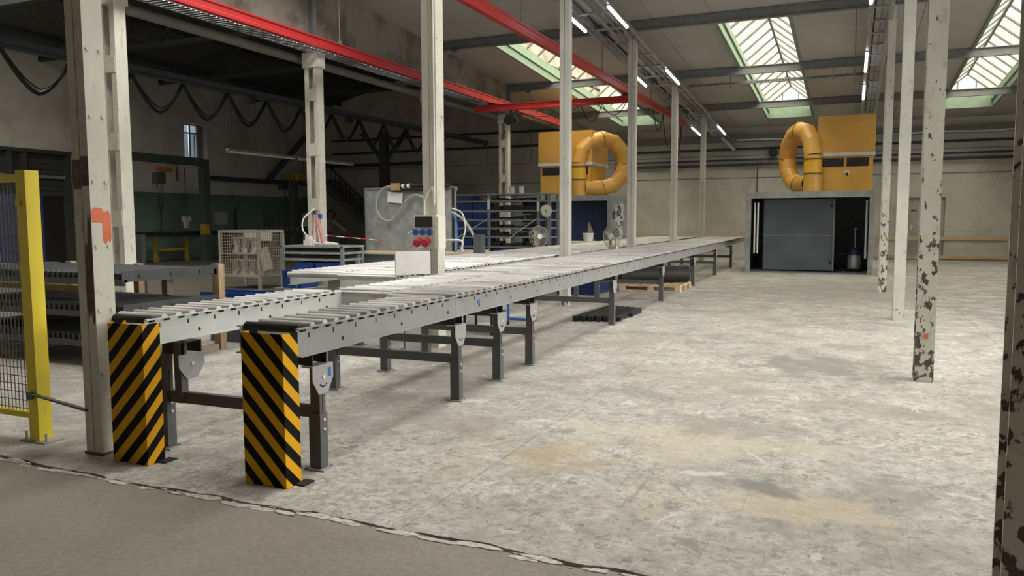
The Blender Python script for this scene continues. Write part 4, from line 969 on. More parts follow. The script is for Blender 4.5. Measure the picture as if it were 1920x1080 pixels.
# clutter on the bench
tag(MB().box(-10.02, -9.86, 12.55, 12.7, 1.067, 1.17).box(-9.99, -9.89, 12.57, 12.68, 1.17, 1.26).build('white_box', 'white'), 'white plastic box with clear top on the bench', 'box')
cl = MB()
for i in range(4):
    cl.ring((-9.45+.02*i, 12.65, 1.085+.012*i), .15-.01*i, .011, (0.05*i, .1, 1), 20, 5)
tag(cl.build('cable_coil', 'white'), 'coiled white cable lying on the bench', 'cable')
tag(MB().tube(sp([(-10.0, 12.9, 1.8), (-10.12, 12.7, 1.6), (-10.05, 12.6, 1.35), (-9.8, 12.6, 1.15), (-9.6, 12.6, 1.08)]), .014, 6).build('white_hose', 'white'), 'white hose drooping from the battened column to the bench', 'hose')
tg = thing('barrier_tape', 'bundle of red and white barrier tape hanging on the battened column', 'tape', (-10.1, 13.05, 1.07))
for i in range(5): MB().bar((-10.10+.02*i, 13.04-.01*i, 1.68), (-10.13+.075*i, 12.96, 1.08), .055, .015).build('tape_strip', 'pinkred' if i % 2 == 0 else 'white', tg)
MB().box(-10.0, -9.93, 13.0, 13.06, 1.60, 1.70).build('tape_knot', 'blue_socket', tg)
tp = thing('barrier_tape', 'red and white barrier tape stretched from the battened column to the zinc tank', 'tape', (-9.3, 13.4, 1.2))
for i in range(8):
    a = Vector((-10.05, 13.1, 1.27)).lerp(Vector((-9.0, 13.95, 1.13)), i/8); b = Vector((-10.05, 13.1, 1.27)).lerp(Vector((-9.0, 13.95, 1.13)), (i+1)/8)
    MB().bar(a, b, .004, .018).build('tape_segment', ('white', 'tape_r')[i % 2], tp)

# ================================================================ ZINC TANK ON A TABLE
zt_ = thing('zinc_tank', 'tall dull zinc sheet enclosure with hoses behind the conveyors', 'enclosure', (-8.4, 14.4, .93))
x0, x1, y0, y1, z0, z1 = -9.5, -7.42, 14.0, 14.18, .93, 2.21
MB().box(x0, x1, y0, y0+.02, z0, z1).build('front_sheet', 'galv_dull', zt_)
MB().box(x1-.02, x1, y0+.02, y1, z0, z1).build('side_sheet', 'galv_dull', zt_)
MB().box(x0, x0+.02, y0+.02, y1, z0, z1).build('side_sheet', 'galv_dull', zt_)
MB().box(x0+.02, x1-.02, y1-.02, y1, z0, z1).build('rear_sheet', 'galv_dull', zt_)
for d in ((x0-.02, x0+.025, y0-.015, y0, z0, z1), (x1-.025, x1+.02, y0-.015, y0, z0, z1), (x0-.02, x1+.02, y0-.02, y0+.01, z1, z1+.035)): MB().box(*d).build('edge_frame', 'rack', zt_)
MB().box(x1, x1+.03, y0, y1, z1-.05, z1+.03).build('edge_frame', 'rack', zt_)
MB().box(x1, x1+.03, y0-.015, y0+.03, z0, z1).build('edge_frame', 'black', zt_)
tt = thing('work_table', 'low table with pale plywood top under the zinc enclosure', 'table', (-8.4, 14.0, 0))
MB().prism([(-9.35, 13.3), (-7.1, 13.3), (-7.1, 15.05), (-9.55, 15.05)], 2, .88, .925).build('top', 'ply', tt)
MB().box(-9.25, -7.2, 13.42, 13.45, .35, .88).build('front_sheet', 'rack', tt)
for x in (-9.3, -7.2):
    for y in (13.4, 14.95): MB().bar((x-.1, y, .003), (x, y, .88), .07, .06).build('leg', 'conv_pale', tt)
pp = thing('pipe_pair', 'black pipe pair with clamps lying along the top of the zinc enclosure', 'pipe', (-8.3, 13.95, 2.26))
MB().cyl((-8.75, 13.93, 2.27), (-7.45, 13.93, 2.27), .035, 10).build('pipe', 'black', pp); MB().cyl((-8.85, 13.93, 2.19), (-7.6, 13.93, 2.19), .03, 10).build('pipe', 'black', pp)
MB().box(-8.80, -8.58, 13.86, 13.9, 2.18, 2.33).build('cardboard_wrap', 'card', pp)
for x in (-8.55, -8.42): MB().cyl((x, 13.93, 2.26), (x+.06, 13.93, 2.27), .05, 10).build('clamp', 'white', pp)
tag(MB().bar((-8.92, 13.95, 2.05), (-8.56, 13.95, 2.02), .012, .22).build('paper_sheet', 'white'), 'white sheet of paper tilted on the zinc enclosure', 'paper')
tag(MB().tube(sp([(-8.75, 13.9, 2.27), (-8.98, 13.9, 2.23), (-9.15, 13.9, 2.05), (-9.17, 13.9, 1.8), (-9.05, 13.9, 1.6), (-8.85, 13.9, 1.55), (-8.68, 13.9, 1.68), (-8.45, 13.9, 1.95), (-8.25, 13.9, 2.08), (-8.0, 13.9, 1.98), (-7.92, 13.9, 1.6), (-7.9, 13.9, 1.0)]), .024, 8).build('grey_hose', 'hose'), 'looped grey hose hanging on the front of the zinc enclosure', 'hose')
tag(MB().tube(sp([(-7.4, 13.95, 1.75), (-7.28, 13.9, 1.5), (-7.22, 13.8, 1.1), (-7.2, 13.7, .93)]), .02, 8).build('blue_hose', 'hose_blue'), 'blue hose hanging down the right side of the zinc enclosure', 'hose')
tag(MB().tube(sp([(-7.4, 13.95, 1.72), (-7.1, 13.9, 1.55), (-6.85, 13.85, 1.2), (-6.8, 13.8, .9)]), .03, 8).build('thick_hose', 'hose'), 'thick grey hose arching away from the right side of the zinc enclosure', 'hose')
tag(MB().tube(sp([(-7.4, 13.95, 1.8), (-7.15, 13.9, 1.7), (-7.05, 13.85, 1.4), (-7.1, 13.8, 1.1), (-7.08, 13.8, .93)]), .015, 8).build('thin_hose', 'white'), 'thin pale hose beside the blue one at the zinc enclosure', 'hose')
tag(MB().tube(sp([(-7.25, 13.0, .93), (-7.25, 13.0, 1.08), (-7.1, 13.0, 1.17), (-6.75, 13.0, 1.18), (-6.68, 13.0, 1.12), (-6.75, 13.0, .93)]), .022, 8).build('handle_bar', 'steel'), 'bent steel handle bar at the lane edge by the zinc enclosure', 'handle')
tag(MB().box(-6.6, -6.45, 13.3, 13.5, .93, 1.28).build('steel_block', 'leg'), 'grey steel post stub beside the bent handle bar', 'post')

# ================================================================ SHELF RACK WITH BLUE CRATES
sr = thing('shelf_rack', 'long grey shelf rack full of blue crates and black parts', 'shelf', (-8.85, 19.8, 0))
SX0, SX1, SY0, SY1 = -10.3, -7.40, 19.5, 20.1
for x in (SX0, -9.19, -7.72, SX1):
    for y in (SY0, SY1): MB().box(x-.035, x+.035, y-.03, y+.03, .003, 2.27).build('upright', 'rack', sr)
SZ = [.55, .80, 1.07, 1.31, 1.54, 1.79, 2.05, 2.24]
for z in SZ: MB().box(SX0, SX1, SY0-.02, SY1+.02, z, z+.045).build('shelf', 'rack', sr)
MB().bar((-10.2, SY0-.04, 1.05), (-9.2, SY0-.04, 1.6), .008, .02).build('brace', 'steel', sr); MB().bar((-8.6, SY0-.04, 1.05), (-7.75, SY0-.04, 1.6), .008, .02).build('brace', 'steel', sr)
MB().box(-9.225, -9.155, SY0-.036, SY0-.031, 1.86, 2.14).build('white_strip', 'white', sr); MB().box(-7.755, -7.685, SY0-.036, SY0-.031, 1.80, 2.05).build('white_strip', 'white', sr)
rows = ['bottom', 'second', 'third', 'fourth', 'fifth', 'sixth', 'top']
for i, z in enumerate(SZ[:-1]):
    hgt = SZ[i+1]-z-.075
    for c_, (a, b) in enumerate(((-10.18, -9.73), (-9.70, -9.25))):
        if i == 6 and c_ == 1: continue
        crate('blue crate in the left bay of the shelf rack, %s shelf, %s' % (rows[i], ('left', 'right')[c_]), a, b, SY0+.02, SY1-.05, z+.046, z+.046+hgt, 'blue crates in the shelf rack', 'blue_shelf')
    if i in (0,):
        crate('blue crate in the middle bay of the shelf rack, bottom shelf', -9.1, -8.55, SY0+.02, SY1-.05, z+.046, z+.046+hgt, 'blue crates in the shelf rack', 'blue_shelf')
    else:
        m = MB(); r9 = random.Random(i)
        for q in range(4):
            a = -9.12+q*.33; m.box(a, a+r9.uniform(.2, .34), SY0+.05, SY1-.1, z+.046, z+.046+hgt*r9.uniform(.25, .75))
        tag(m.build('black_parts', 'black'), 'dark parts in the middle bay of the shelf rack, %s shelf' % rows[i], 'parts', 'dark parts in the shelf rack')
        if i in (2, 3, 4): tag(MB().box(-8.55, -8.05, SY0+.25, SY0+.3, z+.047, z+.046+hgt*.9).build('pale_part', 'offwhite'), 'pale steel part behind the dark parts, %s shelf' % rows[i], 'parts', 'pale parts in the shelf rack')
for i, x in enumerate((-8.62, -8.35)): tag(MB().lathe((x, 19.8, 2.286), [(.07, 0), (.085, .2), (.09, .2)], 12).build('pot', 'white'), 'small white pot on top of the shelf rack, %s' % ('left', 'right')[i], 'pot', 'white pots on the rack')

# ================================================================ PEDESTAL FANS
def fan(label, x, y, zb, zh, R, nrm, mirror=1):
    root = thing('pedestal_fan', label, 'fan', (x, y, zb), 'white pedestal fans')
    n = Vector(nrm).normalized(); c = Vector((x, y, zh)) + n*.16
    MB().tube([(x, y, zb), (x, y, zh-.06)], .028, 10).lathe((x, y, zb), [(.13, 0), (.13, .02), (.04, .04)], 16).build('pole', 'white', root)
    MB().tube([Vector((x, y, zh))-n*.10, Vector((x, y, zh))-n*.08, Vector((x, y, zh))+n*.04], [.05, .075, .07], 14).build('motor', 'white', root)
    m = MB(); u = n.orthogonal().normalized(); w = n.cross(u)
    for d, rs in ((.05, (R, R*.8, R*.6, R*.4, R*.25)), (-.05, (R*.97, R*.75, R*.5))):
        for q, r_ in enumerate(rs): m.ring(c+n*(d*(1-(r_/R)**2*.9)), r_, .004 if q else .008, n, 28, 4)
    for i in range(28):
        a = 2*PI*i/28; e = u*math.cos(a)+w*math.sin(a)
        m.bar(c+n*.055+e*.06, c+e*R, .0035, .0035); 
        if i % 2 == 0: m.bar(c-n*.05+e*.06, c+e*R*.98, .0035, .0035)
    stuff(m.build('cage', 'fancage', root))
    MB().tube([c-n*.04, c+n*.062], .062, 14).build('hub', 'white', root)
    for i in range(3):
        a = 2*PI*i/3+.6; pts = []
        b = MB()
        for s_ in (0, 1):
            for (rr_, aa, tw) in ((.06, -.35, -.02), (R*.55, -.5, -.035), (R*.88, -.25, -.03), (R*.90, .25, .02), (R*.55, .4, .03), (.06, .3, .015)):
                e = u*math.cos(a+aa)+w*math.sin(a+aa); pts.append(c+e*rr_+n*(tw+.004*s_))
        b.v = [tuple(q) for q in pts]; b.f = [(0, 1, 2, 3, 4, 5), (11, 10, 9, 8, 7, 6)] + [(i_, (i_+1) % 6, 6+(i_+1) % 6, 6+i_) for i_ in range(6)]; b.sm = [True]*8
        b.build('blade', 'fanblade', root)
    return root
fan('white pedestal fan in front of the shelf rack, facing right', -6.87, 17.2, .0, 1.16, .245, (.70, -.70, .05))
fan('white pedestal fan between the two conveyor lanes, facing left', -4.86, 17.05, .0, 1.18, .245, (-.35, -.9, 0))
tag(MB().disc((-7.45, 19.35, 1.80), .16, (.8, -.6, 0), .09, 20).disc((-7.40, 19.31, 1.80), .04, (.8, -.6, 0), .06, 12).build('wall_fan', 'fancage'), 'small round fan clipped on the right end of the shelf rack', 'fan')
bf = thing('blue_trolley', 'small blue tube trolley frame under the conveyor lanes', 'trolley', (-4.35, 10.6, 0))
for x in (-4.62, -4.30): MB().cyl((x, 10.45, .05), (x, 10.45, .42), .022, 8).build('upright', 'hose_blue', bf)
MB().cyl((-4.62, 10.45, .10), (-4.30, 10.45, .10), .022, 8).build('lower_tube', 'hose_blue', bf)
MB().cyl((-4.62, 10.45, .40), (-4.30, 10.45, .40), .022, 8).build('upper_tube', 'hose_blue', bf)
for x in (-4.62, -4.30): MB().disc((x, 10.45, .035), .032, (1, 0, 0), .02, 10).build('castor', 'black', bf)

# ================================================================ SPRAY BOOTHS WITH YELLOW FAN UNITS
def duct(root, p0, zb, zc, R, r, d, label_mats):
    d = Vector((d[0], d[1], 0)).normalized(); p0 = Vector((p0[0], p0[1], 0))
    # straight riser in three lengths with clamps
    zs = [zb, zb+.52, zc-.12, zc]
    for a, b, m_ in ((zs[0], zs[1], 'amber'), (zs[1], zs[2], label_mats), (zs[2], zs[3], 'amber')):
        MB().tube([p0+Vector((0, 0, a)), p0+Vector((0, 0, b))], r, 16).build('duct_riser', m_, root)
    for z in (zs[1], zs[2]): MB().tube([p0+Vector((0, 0, z-.02)), p0+Vector((0, 0, z+.02))], r+.014, 16).build('duct_clamp', 'band_rubber', root)
    seg = 9; tot = 1.5*PI
    pts = []
    for i in range(seg+1):
        a = tot*i/seg; pts.append(p0 + d*(R-R*math.cos(a)) + Vector((0, 0, zc+R*math.sin(a))))
    pts.append(pts[-1] - d*(R*.80))
    side = Vector((0, 0, 1)).cross(d).normalized(); n = 16; rings = []
    for i, q in enumerate(pts):                     # mitred joints between straight pieces
        ta = (pts[i]-pts[i-1]).normalized() if i else Vector((0, 0, 1)); tb_ = (pts[i+1]-pts[i]).normalized() if i < len(pts)-1 else ta
        t_ = (ta+tb_).normalized(); w = side.cross(t_); k_ = 1/max(.6, t_.dot(tb_))
        rings.append([q + side*(r*math.cos(2*PI*j/n)) + w*(r*k_*math.sin(2*PI*j/n)) for j in range(n)])
    for i in range(len(pts)-1):
        b = MB(); b.v = [tuple(v) for v in rings[i]+rings[i+1]]
        b.f = [(j, (j+1) % n, n+(j+1) % n, n+j) for j in range(n)]; b.sm = [True]*n
        b.build('duct_segment', ('amber', 'amber_b')[i % 2], root)
        if i in (2, 5, 8):
            t_ = (pts[i+1]-pts[i]).normalized(); MB().tube([pts[i+1]-t_*.02, pts[i+1]], r+.012, 16).build('duct_clamp', 'band_rubber', root)
def fan_unit(label, x0, x1, y0, y1, z0, z1, dx, dy, ddir):
    root = thing('filter_unit', label, 'filter unit', ((x0+x1)/2, (y0+y1)/2, z0), 'yellow filter units on the booths')
    zm = z0+(z1-z0)*.47
    MB().box(x0+.06, x1-.06, y0+.04, y1, z0, zm).build('lower_cabinet', 'amber', root)
    MB().box(x0, x1, y0, y1+.05, zm+.10, z1).build('hood', 'amber', root)
    MB().box(x0-.01, x1+.01, y0-.02, y1+.06, zm, zm+.10).build('trim_strip', 'conv_pale', root)
    w = x1-x0
    for k in (0, 1):
        a = x0+.10+k*(w-.2)/2+.03; g_ = MB().box(a, a+(w-.2)/2-.08, y0+.02, y0+.04, zm-.30, zm-.06).build('grille', 'black', root)
        for q in (.15, .85): MB().disc((a+((w-.2)/2-.08)*q, y0+.018, zm-.11), .012, (0, 1, 0), .008, 8).build('screw', 'steel', g_)
    MB().box(x0+w*.48, x0+w*.57, y0+.034, y0+.04, zm-.50, zm-.40).build('rating_plate', 'conv_pale', root)
    MB().disc((x0+w*.53, y0+.03, zm-.52), .04, (0, 1, 0), .02, 10).build('knob', 'black', root)
    MB().box(x1-.06, x1-.04, y0+.15, y1-.1, z0+.05, zm-.1).build('side_door', 'amber_new', root)
    duct(root, (dx, dy), z0, 3.40, .80, .25, ddir, 'amber_new')
    return root
def booth(label, x0, x1, y0, y1, h, inner, group):
    root = thing('spray_booth', label, 'booth', ((x0+x1)/2, (y0+y1)/2, 0), group)
    MB().box(x0, x1, y0, y1, h-.10, h).build('roof', 'galv_dull', root)
    MB().box(x0, x1, y0-.02, y0, h-.16, h+.02).build('front_fascia', 'galv', root)
    for a, b in ((x0, x0+.15), (x1-.12, x1)): MB().box(a, b, y0-.02, y0+.06, .003, h-.16).build('front_post', 'galv', root)
    MB().box(x0, x0+.03, y0+.06, y1, .003, h-.10).build('side_wall', inner, root); MB().box(x1-.03, x1, y0+.06, y1, .003, h-.10).build('side_wall', inner, root)
    MB().box(x0+.03, x1-.03, y1-.03, y1, .003, h-.10).build('rear_wall', inner, root)
    MB().box(x0+.03, x1-.03, y0+.06, y1-.03, .003, .02).build('floor_sheet', inner, root)
    return root
b1 = booth('right spray booth with a grey sliding panel and the yellow unit on its roof', -2.85, .58, 23.8, 27.2, 2.33, 'booth_in', 'zinc spray booths')
pn = MB().box(-2.40, -.44, 24.38, 24.42, .06, 2.14).build('sliding_panel', 'booth_door', b1)
MB().box(-2.40, -.44, 24.36, 24.38, 1.07, 1.09).build('panel_bar', 'rack', pn); MB().box(-1.395, -1.38, 24.372, 24.38, .06, 2.14).build('panel_bar', 'booth_door', pn)
MB().box(-.47, -.43, 24.355, 24.43, .05, 2.15).build('panel_bar', 'rack', pn)
for z in (.25, 1.9): MB().box(-.56, -.49, 24.355, 24.38, z, z+.09).build('panel_hinge', 'black', pn)
for x in (-2.62, -2.53): MB().cyl((x, 24.02, .55), (x, 24.02, 2.05), .025, 8).build('lamp_tube', 'white', b1)
MB().cyl((.40, 23.98, .45), (.40, 23.98, 2.08), .035, 8).build('lamp_tube', 'conv_pale', b1)
for i in range(6): MB().box(-.42+i*.14, -.31+i*.14, 27.13, 27.165, .05, 2.1).build('filter_strip', 'booth_in', b1)
fan_unit('yellow filter unit with curved duct on the right spray booth', -.95, .56, 24.3, 26.0, 2.345, 4.50, -1.06, 23.95 + .28, (-.5, .85))
b2 = booth('left spray booth with dark blue interior behind the shelf rack', -10.25, -7.02, 24.0, 26.1, 2.33, 'blue_dark', 'zinc spray booths')
MB().box(-10.1, -7.2, 24.5, 24.53, .02, 2.18).build('blue_curtain', 'blue_dark', b2); 
for x in (-9.4, -8.6, -7.8): MB().box(x, x+.02, 24.485, 24.5, .02, 2.18).build('curtain_seam', 'black', b2)
fan_unit('yellow filter unit with ring-shaped duct on the left spray booth', -9.62, -7.75, 24.3, 26.0, 2.345, 4.46, -8.19, 23.99+.27, (.80, .60))
# zinc outer skin of the left booth's right side, hung with rings
pf = MB().box(-7.02, -7.005, 24.0, 26.1, .003, 2.33).build('outer_skin', 'galv_dull', b2)
r8 = random.Random(4)
for i in range(18):
    y = 24.15+r8.uniform(0, 1.1); z = r8.uniform(1.0, 2.15); s_ = r8.uniform(.08, .14)
    MB().ring((-6.99, y, z), s_*1.15, .02, (1, 0, 0), 16, 5).build('ring', ('white', 'black', 'white')[i % 3], pf)
tag(MB().lathe((-7.0, 21.6, .94), [(.13, 0), (.15, .2), (.165, .21), (.165, .235)], 18).build('bucket', 'white'), 'white bucket at the edge of the conveyor before the left booth', 'bucket')
tag(MB().box(-7.6, -6.84, 20.9, 22.0, .003, .935).build('tub_stand', 'conv_pale'), 'pale low stand under the white bucket', 'stand')
MBs = MB()
for k in range(5): MBs.bar((-7.1+.05*k, 21.85, .94), (-7.05+.02*k, 21.85, 1.48-.05*k), .035, .02)
tag(MBs.build('tool_bundle', 'wood_old'), 'bundle of worn tools leaning behind the white bucket', 'tools')
# vacuum cleaner
vc = thing('vacuum_cleaner', 'steel drum vacuum cleaner with blue top inside the right booth', 'vacuum cleaner', (.12, 24.95, .02))
MB().lathe((.12, 24.95, .10), [(.17, 0), (.18, .03), (.18, .38), (.175, .40)], 20).build('drum', 'steel', vc)
MB().lathe((.12, 24.95, .50), [(.19, 0), (.19, .06), (.15, .16), (.08, .20)], 20).build('motor_head', 'blue_dark', vc)
MB().box(-.08, .32, 24.76, 25.14, .06, .11).build('chassis', 'black', vc)
for x in (-.06, .30):
    for y in (24.78, 25.12): MB().disc((x, y, .063), .042, (1, 0, 0), .03, 10).build('wheel', 'black', vc)
MB().cyl((.13, 25.05, .66), (.13, 25.08, 1.25), .015, 8).box(.08, .18, 25.06, 25.1, 1.25, 1.29).build('wand', 'steel', vc)
MB().tube(sp([(-.02, 24.85, .55), (-.25, 24.8, .50), (-.36, 24.8, .30), (-.22, 24.8, .10), (-.05, 24.75, .09)]), .026, 8).build('hose', 'black', vc)
MB().tube([(.25, 24.9, .6), (.38, 24.9, .75), (.42, 24.95, .9)], .014, 6).build('cable', 'black', vc)

# ================================================================ PLANKS AND PIPES ON THE REAR WALL
def plank(label, *d): tag(MB().box(*d).build('plank', 'wood'), label, 'plank', 'timber planks fixed to the rear wall')
plank('upper timber plank on the rear wall right of the booth', .9, 5.42, 33.2, 33.262, .76, .89)
plank('lower timber plank along the foot of the rear wall right of the booth', .9, 9.4, 33.2, 33.262, .06, .18)
plank('timber plank on the rear wall left of the booth, farther right', -5.2, -2.9, 33.2, 33.262, .80, .96)
plank('timber plank on the rear wall between the left booth and the last columns', -8.6, -5.25, 33.2, 33.262, .80, .93)
for z, r_, l in ((4.42, .05, 'upper dark pipe along the rear wall'), (3.98, .04, 'middle dark pipe along the rear wall'), (3.78, .055, 'lower dark pipe along the rear wall')):
    tag(MB().cyl((-9.5, 33.1, z), (9.4, 33.1, z), r_, 8).build('pipe', 'truss'), l, 'pipe', 'dark pipes along the rear wall')
tag(MB().tube([(-4.3, 32.4, 4.72)]+[( -4.3+13.5*i/30, 32.4+.0*i, 4.70+.02*math.sin(i*.9)) for i in range(1, 31)], .028, 6).build('corrugated_cable_duct', 'conv_pale'), 'thin pale corrugated hose strung below the ceiling at the rear wall', 'hose')
tag(MB().disc((-2.95, 33.02, 4.22), .17, (0, 1, 0), .22, 16).build('blower', 'black'), 'round black blower mouth on the rear wall above the right booth', 'blower')
tag(MB().bar((-4.9, 32.6, 4.85), (-4.4, 32.6, 4.35), .16, .12).build('tray_drop', 'galv'), 'slanting end piece where the wide cable ladder drops at the rear wall', 'cable tray')
tag(MB().cyl((-3.55, 33.15, 1.9), (-3.55, 33.15, 3.75), .02, 6).build('drop_pipe', 'truss'), 'thin drop pipe on the rear wall behind the last columns', 'pipe')

# ================================================================ LEFT HALL
fc = thing('festoon_cable', 'black festoon cable hanging in loops from its track in the left hall', 'cable', (-14, 15, 4.65))
MB().bar((-14, 5, 4.68), (-14, 29.5, 4.68), .05, .06).build('track', 'truss', fc)
for i in range(-2, 12):
    y = 9.3+i*1.38
    MB().tube(vsag((-14, y+.03, 4.62), (-14, y+1.35, 4.62), .68), .045, 6).build('loop', 'cable', fc)
    MB().tube(vsag((-13.95, y+.03, 4.62), (-13.95, y+1.35, 4.62), .60), .018, 5).build('loop', 'cable', fc)
    MB().box(-14.04, -13.96, y-.05, y+.05, 4.58, 4.66).build('trolley', 'black', fc)
tag(MB().box(-14.1, -13.9, 5, 29.5, 4.72, 4.84).build('crane_beam', 'truss'), 'dark crane beam above the festoon cable', 'beam')
for y, l in ((11.4, 'near'), (15.6, 'middle'), (19.8, 'far')):
    tag(MB().box(-14.12, -13.88, y-.05, y+.05, 4.5, 4.72).build('beam_bracket', 'black'), 'dark bracket under the crane beam, %s one' % l, 'bracket', 'crane beam brackets')
dc = thing('dark_column', 'dark steel column in the left hall with braces at its head', 'column', (-18.3, 28.4, 0))
MB().box(-18.47, -18.13, 28.25, 28.55, .003, 5.3).build('shaft', 'truss', dc)
MB().bar((-18.3, 28.4, 4.0), (-17.2, 28.4, 5.3), .14, .14).build('brace', 'truss', dc); MB().bar((-18.3, 28.4, 4.0), (-19.4, 28.4, 5.3), .14, .14).build('brace', 'truss', dc)
for y, z, l in ((33.2, 5.6, 'upper dark rail across the rear of the left hall'), (33.2, 4.95, 'lower dark rail across the rear of the left hall')):
    tag(MB().bar((-24.5, y, z), (-10.6, y, z), .10, .10).build('cross_rail', 'truss'), l, 'rail', 'dark rails at the rear of the left hall')
tag(MB().bar((-24.5, 32.6, 4.3), (-18.6, 32.6, 4.3), .10, .16).build('cross_rail', 'truss'), 'dark rail above the stairs in the left hall', 'rail')
for i in range(7):
    tag(MB().bar((-17.2+i*1.0, 30.0, 3.9), (-17.2+i*1.0, 30.0, leftroof(-17.2+i*1.0)), .02, .02).build('hanger_rod', 'rack'), 'thin hanger rod in the left hall, %s from the left' % ('first', 'second', 'third', 'fourth', 'fifth', 'sixth', 'seventh')[i], 'rod', 'hanger rods in the left hall')
# hanging fluorescent fittings
for i, (ya, yb) in enumerate(((15.8, 18.5), (18.7, 21.4))):
    o = thing('hanging_lamp', 'unlit twin tube fitting hung on wires in the left hall, %s' % ('nearer', 'farther')[i], 'lamp', (-15, (ya+yb)/2, 3.38), 'hanging tube fittings')
    MB().bar((-15, ya, 3.42), (-15, yb, 3.42), .10, .05).build('housing', 'win_frame', o)
    for x in (-15.05, -14.95): MB().cyl((x, ya+.05, 3.37), (x, yb-.05, 3.37), .02, 8).build('tube', 'offwhite', o)
    for y in (ya+.2, yb-.3): MB().bar((-15, y, 3.44), (-15, y, leftroof(-15)), .006, .006).build('wire', 'black', o)
# slewing crane
jc = thing('jib_crane', 'dark green slewing crane with a hoist by the left wall', 'crane', (-23.5, 23.5, 0))
MB().box(-23.65, -23.35, 23.3, 23.6, .003, 3.98).build('post', 'crane', jc)
MB().box(-23.6, -23.4, 19.3, 23.3, 3.72, 4.02).build('arm', 'crane', jc)
MB().box(-23.42, -23.38, 19.3, 23.2, 3.62, 3.66).build('runway_bar', 'bracket', jc)
MB().box(-23.62, -23.34, 23.29, 23.5, 1.05, 1.45).build('yellow_collar', 'dull_yellow', jc)
jh = thing('chain_hoist', 'orange and dark blue chain hoist hanging from the slewing crane', 'hoist', (-23.4, 21.2, 3.2))
MB().box(-23.55, -23.25, 21.0, 21.35, 2.95, 3.35).build('chain_bag', 'truss', jh); MB().box(-23.5, -23.3, 21.1, 21.7, 3.38, 3.55).build('motor', 'crane_or', jh)
for y in (21.05, 21.15, 21.25, 21.32): MB().bar((-23.4, y, 2.95), (-23.4, 21.2+(y-21.2)*.5, 1.9), .015, .015).build('chain', 'black', jh)
MB().bar((-23.4, 21.2, 1.9), (-23.4, 21.2, 1.3), .03, .03).build('chain', 'black', jh); MB().ring((-23.4, 21.2, 1.22), .07, .02, (1, 0, 0), 12, 5).build('hook', 'black', jh)
cp = thing('control_pendant', 'grey hoist control hanging on a cable near the slewing crane', 'control', (-23.3, 22.3, 1.5))
MB().cyl((-23.3, 22.3, 1.9), (-23.3, 22.3, 3.6), .015, 6).build('cable', 'black', cp); MB().box(-23.4, -23.2, 22.15, 22.45, 1.55, 1.75).box(-23.36, -23.24, 22.2, 22.35, 1.3, 1.55).build('body', 'hose', cp)
# trestles with dark beams
def trestle(label, y0, y1):
    o = thing('trestle', label, 'trestle', (-24.3, (y0+y1)/2, 0), 'dull yellow trestles')
    for y in (y0, y1):
        MB().box(-24.36, -24.24, y-.05, y+.05, .003, .98).build('leg', 'dull_yellow', o); MB().bar((-24.3, y, .45), (-24.3, y+.16, .01), .04, .06).build('foot_brace', 'dull_yellow', o)
    MB().box(-24.36, -24.24, y0, y1, .42, .52).build('cross_bar', 'dull_yellow', o)
trestle('dull yellow trestle by the left wall, right of the thick pillar', 21.7, 23.2); trestle('dull yellow trestle by the left wall hidden behind the pillar', 19.2, 20.6)
tag(MB().box(-24.7, -23.9, 18.8, 25.3, 1.0, 1.16).build('steel_beam', 'black'), 'black steel beam top laid across the yellow trestles', 'beam')
tag(MB().box(-25.2, -24.9, 27.0, 28.3, .003, 2.1).build('locker', 'dado'), 'dark green cabinet against the left wall', 'cabinet')
tag(MB().box(-25.45, -25.35, 25.9, 26.6, 1.4, 1.95).build('wall_box', 'hose'), 'grey wall box left of the green cabinet', 'box')
tag(MB().tube([(-25.4, 19.6, 5.2), (-25.4, 21.5, 5.15), (-25.4, 21.5, 4.2), (-25.4, 23.9, 4.0), (-25.4, 23.9, 3.2)], .03, 6).build('wall_pipe', 'shutter'), 'dark angled pipe on the left wall beside the window', 'pipe')
tag(MB().tube([(-25.35, 25.5, 3.42), (-25.35, 32.8, 3.42)], .10, 8).build('wall_duct', 'truss'), 'dark duct along the left wall right of the crane', 'duct')
tag(MB().bar((-25.3, 29.3, 3.50), (-24.4, 31.0, 5.67), .22, .22).build('slant_duct', 'truss'), 'dark slanting duct rising behind the battened column', 'duct')
# second crane post with hazard head
j2 = thing('jib_crane', 'slim dark crane post with a striped head behind the bench', 'crane', (-22.8, 28, 0))
MB().box(-22.98, -22.68, 27.85, 28.15, .003, 3.3).build('post', 'crane', j2); MB().box(-23.25, -22.35, 27.75, 28.2, 3.35, 3.62).build('head', 'dull_yellow', j2)
for i in range(4): MB().bar((-23.1+i*.2, 27.745, 3.37), (-23.2+i*.2, 27.745, 3.60), .01, .07, (0, 1, 0)).build('stripe', 'black', j2)
MB().box(-23.5, -23.2, 27.8, 28.1, 2.95, 3.2).build('trolley', 'truss', j2); MB().bar((-23.3, 27.9, 3.0), (-22.7, 28, 1.0), .03, .03).build('cable', 'black', j2)
# dark roller rows on a rack behind the mesh box
rb = thing('roller_rack', 'rack with a row of dark blue rollers behind the mesh box', 'rack', (-20.5, 24.5, 0))
MB().box(-21.8, -18.6, 24.3, 25.0, 1.05, 1.15).box(-21.7, -21.6, 24.4, 24.9, .003, 1.05).box(-18.9, -18.8, 24.4, 24.9, .003, 1.05).build('frame', 'black', rb)
for i in range(12): MB().cyl((-21.6+i*.25, 24.2, 1.25), (-21.6+i*.25, 25.0, 1.25), .1, 10).build('roller', 'truss', rb)
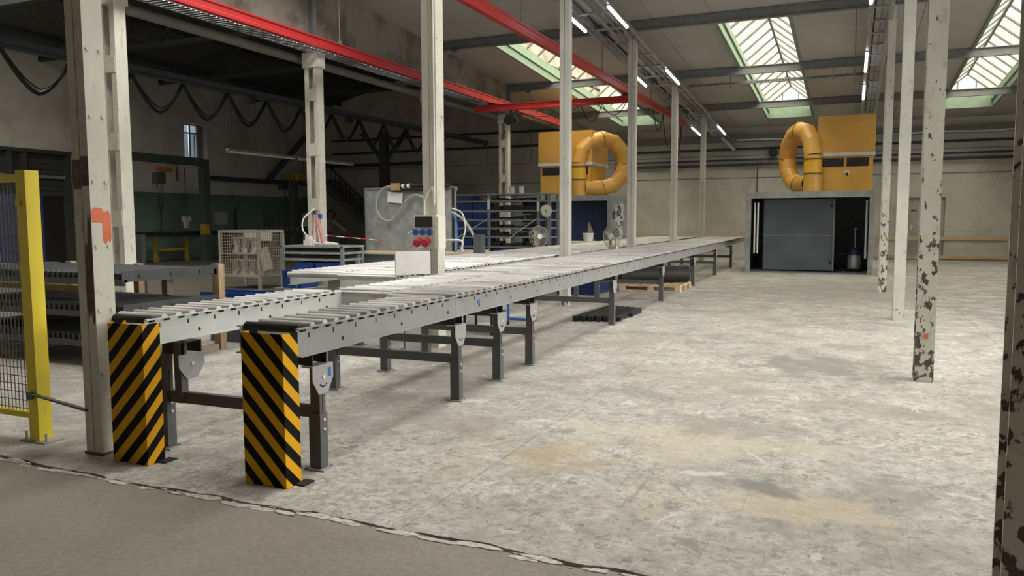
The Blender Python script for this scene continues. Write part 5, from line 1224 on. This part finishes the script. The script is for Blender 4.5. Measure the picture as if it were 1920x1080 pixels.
# stairs along the rear wall
sx = thing('staircase', 'dark concrete stairs with a railing against the rear wall of the left hall', 'stairs', (-21.5, 32.3, 0))
n = 16
for i in range(n):
    x = -24.0+.27*i; z = 3.62-.225*i
    MB().box(x, x+.30, 31.6, 32.8, z-.20, z).build('step', 'concrete_st', sx)
MB().bar((-24.0, 31.7, 3.3), (-19.7, 31.7, -.0+.02), .12, .25).build('stringer', 'concrete_st', sx)
MB().box(-25.4, -23.9, 31.6, 32.8, 3.42, 3.62).build('landing', 'concrete_st', sx)
MB().bar((-24.0, 31.6, 4.6), (-19.9, 31.6, 1.15), .05, .06).bar((-25.4, 31.6, 4.6), (-24.0, 31.6, 4.6), .05, .06).build('handrail', 'black', sx)
for i in range(26):
    x = -25.3+i*.21; z = 4.6 if x < -24 else 4.6-(x+24)*.841
    b = 3.62 if x < -24 else 3.62-(x+24)*.835
    MB().box(x-.012, x+.012, 31.59, 31.61, b, z).build('baluster', 'black', sx)
tag(MB().disc((-23.9, 33.25, 2.45), .19, (0, 1, 0), .05, 18).build('wall_clock', 'win_frame'), 'round wall clock under the stairs', 'clock')
mc = thing('drill_machine', 'grey bench drill machine under the stairs', 'machine', (-22.4, 30.5, 0))
MB().box(-22.9, -22.5, 30.3, 30.7, .9, 1.7).build('head', 'hose', mc); MB().box(-22.95, -22.1, 30.3, 30.8, .003, .9).build('cabinet', 'rack', mc); MB().bar((-22.5, 30.4, 1.55), (-21.8, 30.4, 1.1), .1, .1).build('arm', 'offwhite', mc)
MB().ring((-22.6, 30.4, 1.85), .22, .03, (0, 1, 0), 16, 5).build('hose', 'black', mc)
tag(MB().lathe((-23.9, 30.2, .003), [(.18, 0), (.18, 1.85), (.05, 1.95)], 14).build('bottle', 'offwhite'), 'pale gas cylinder standing right of the battened column', 'cylinder')
# blue crates behind the fence at the far left
for i in range(5):
    crate('blue crate in the stack behind the wire mesh fence, %s from the bottom' % ('first', 'second', 'third', 'fourth', 'fifth')[i], -14.75, -13.93, 9.4, 9.9, .80+i*.255, .80+i*.255+.25, 'blue crates behind the fence', 'blue_deep', False)
tag(MB().box(-14.9, -13.8, 9.2, 10.1, .003, .79).build('pallet_stand', 'rack'), 'grey stand under the blue crates behind the fence', 'stand')
tag(MB().box(-13.1, -12.7, 11.0, 11.1, .003, 1.3).bar((-12.6, 11.0, .05), (-13.0, 11.0, 1.2), .03, .04).build('trolley_frame', 'shutter'), 'dark wire trolley standing behind the roller stack', 'trolley')
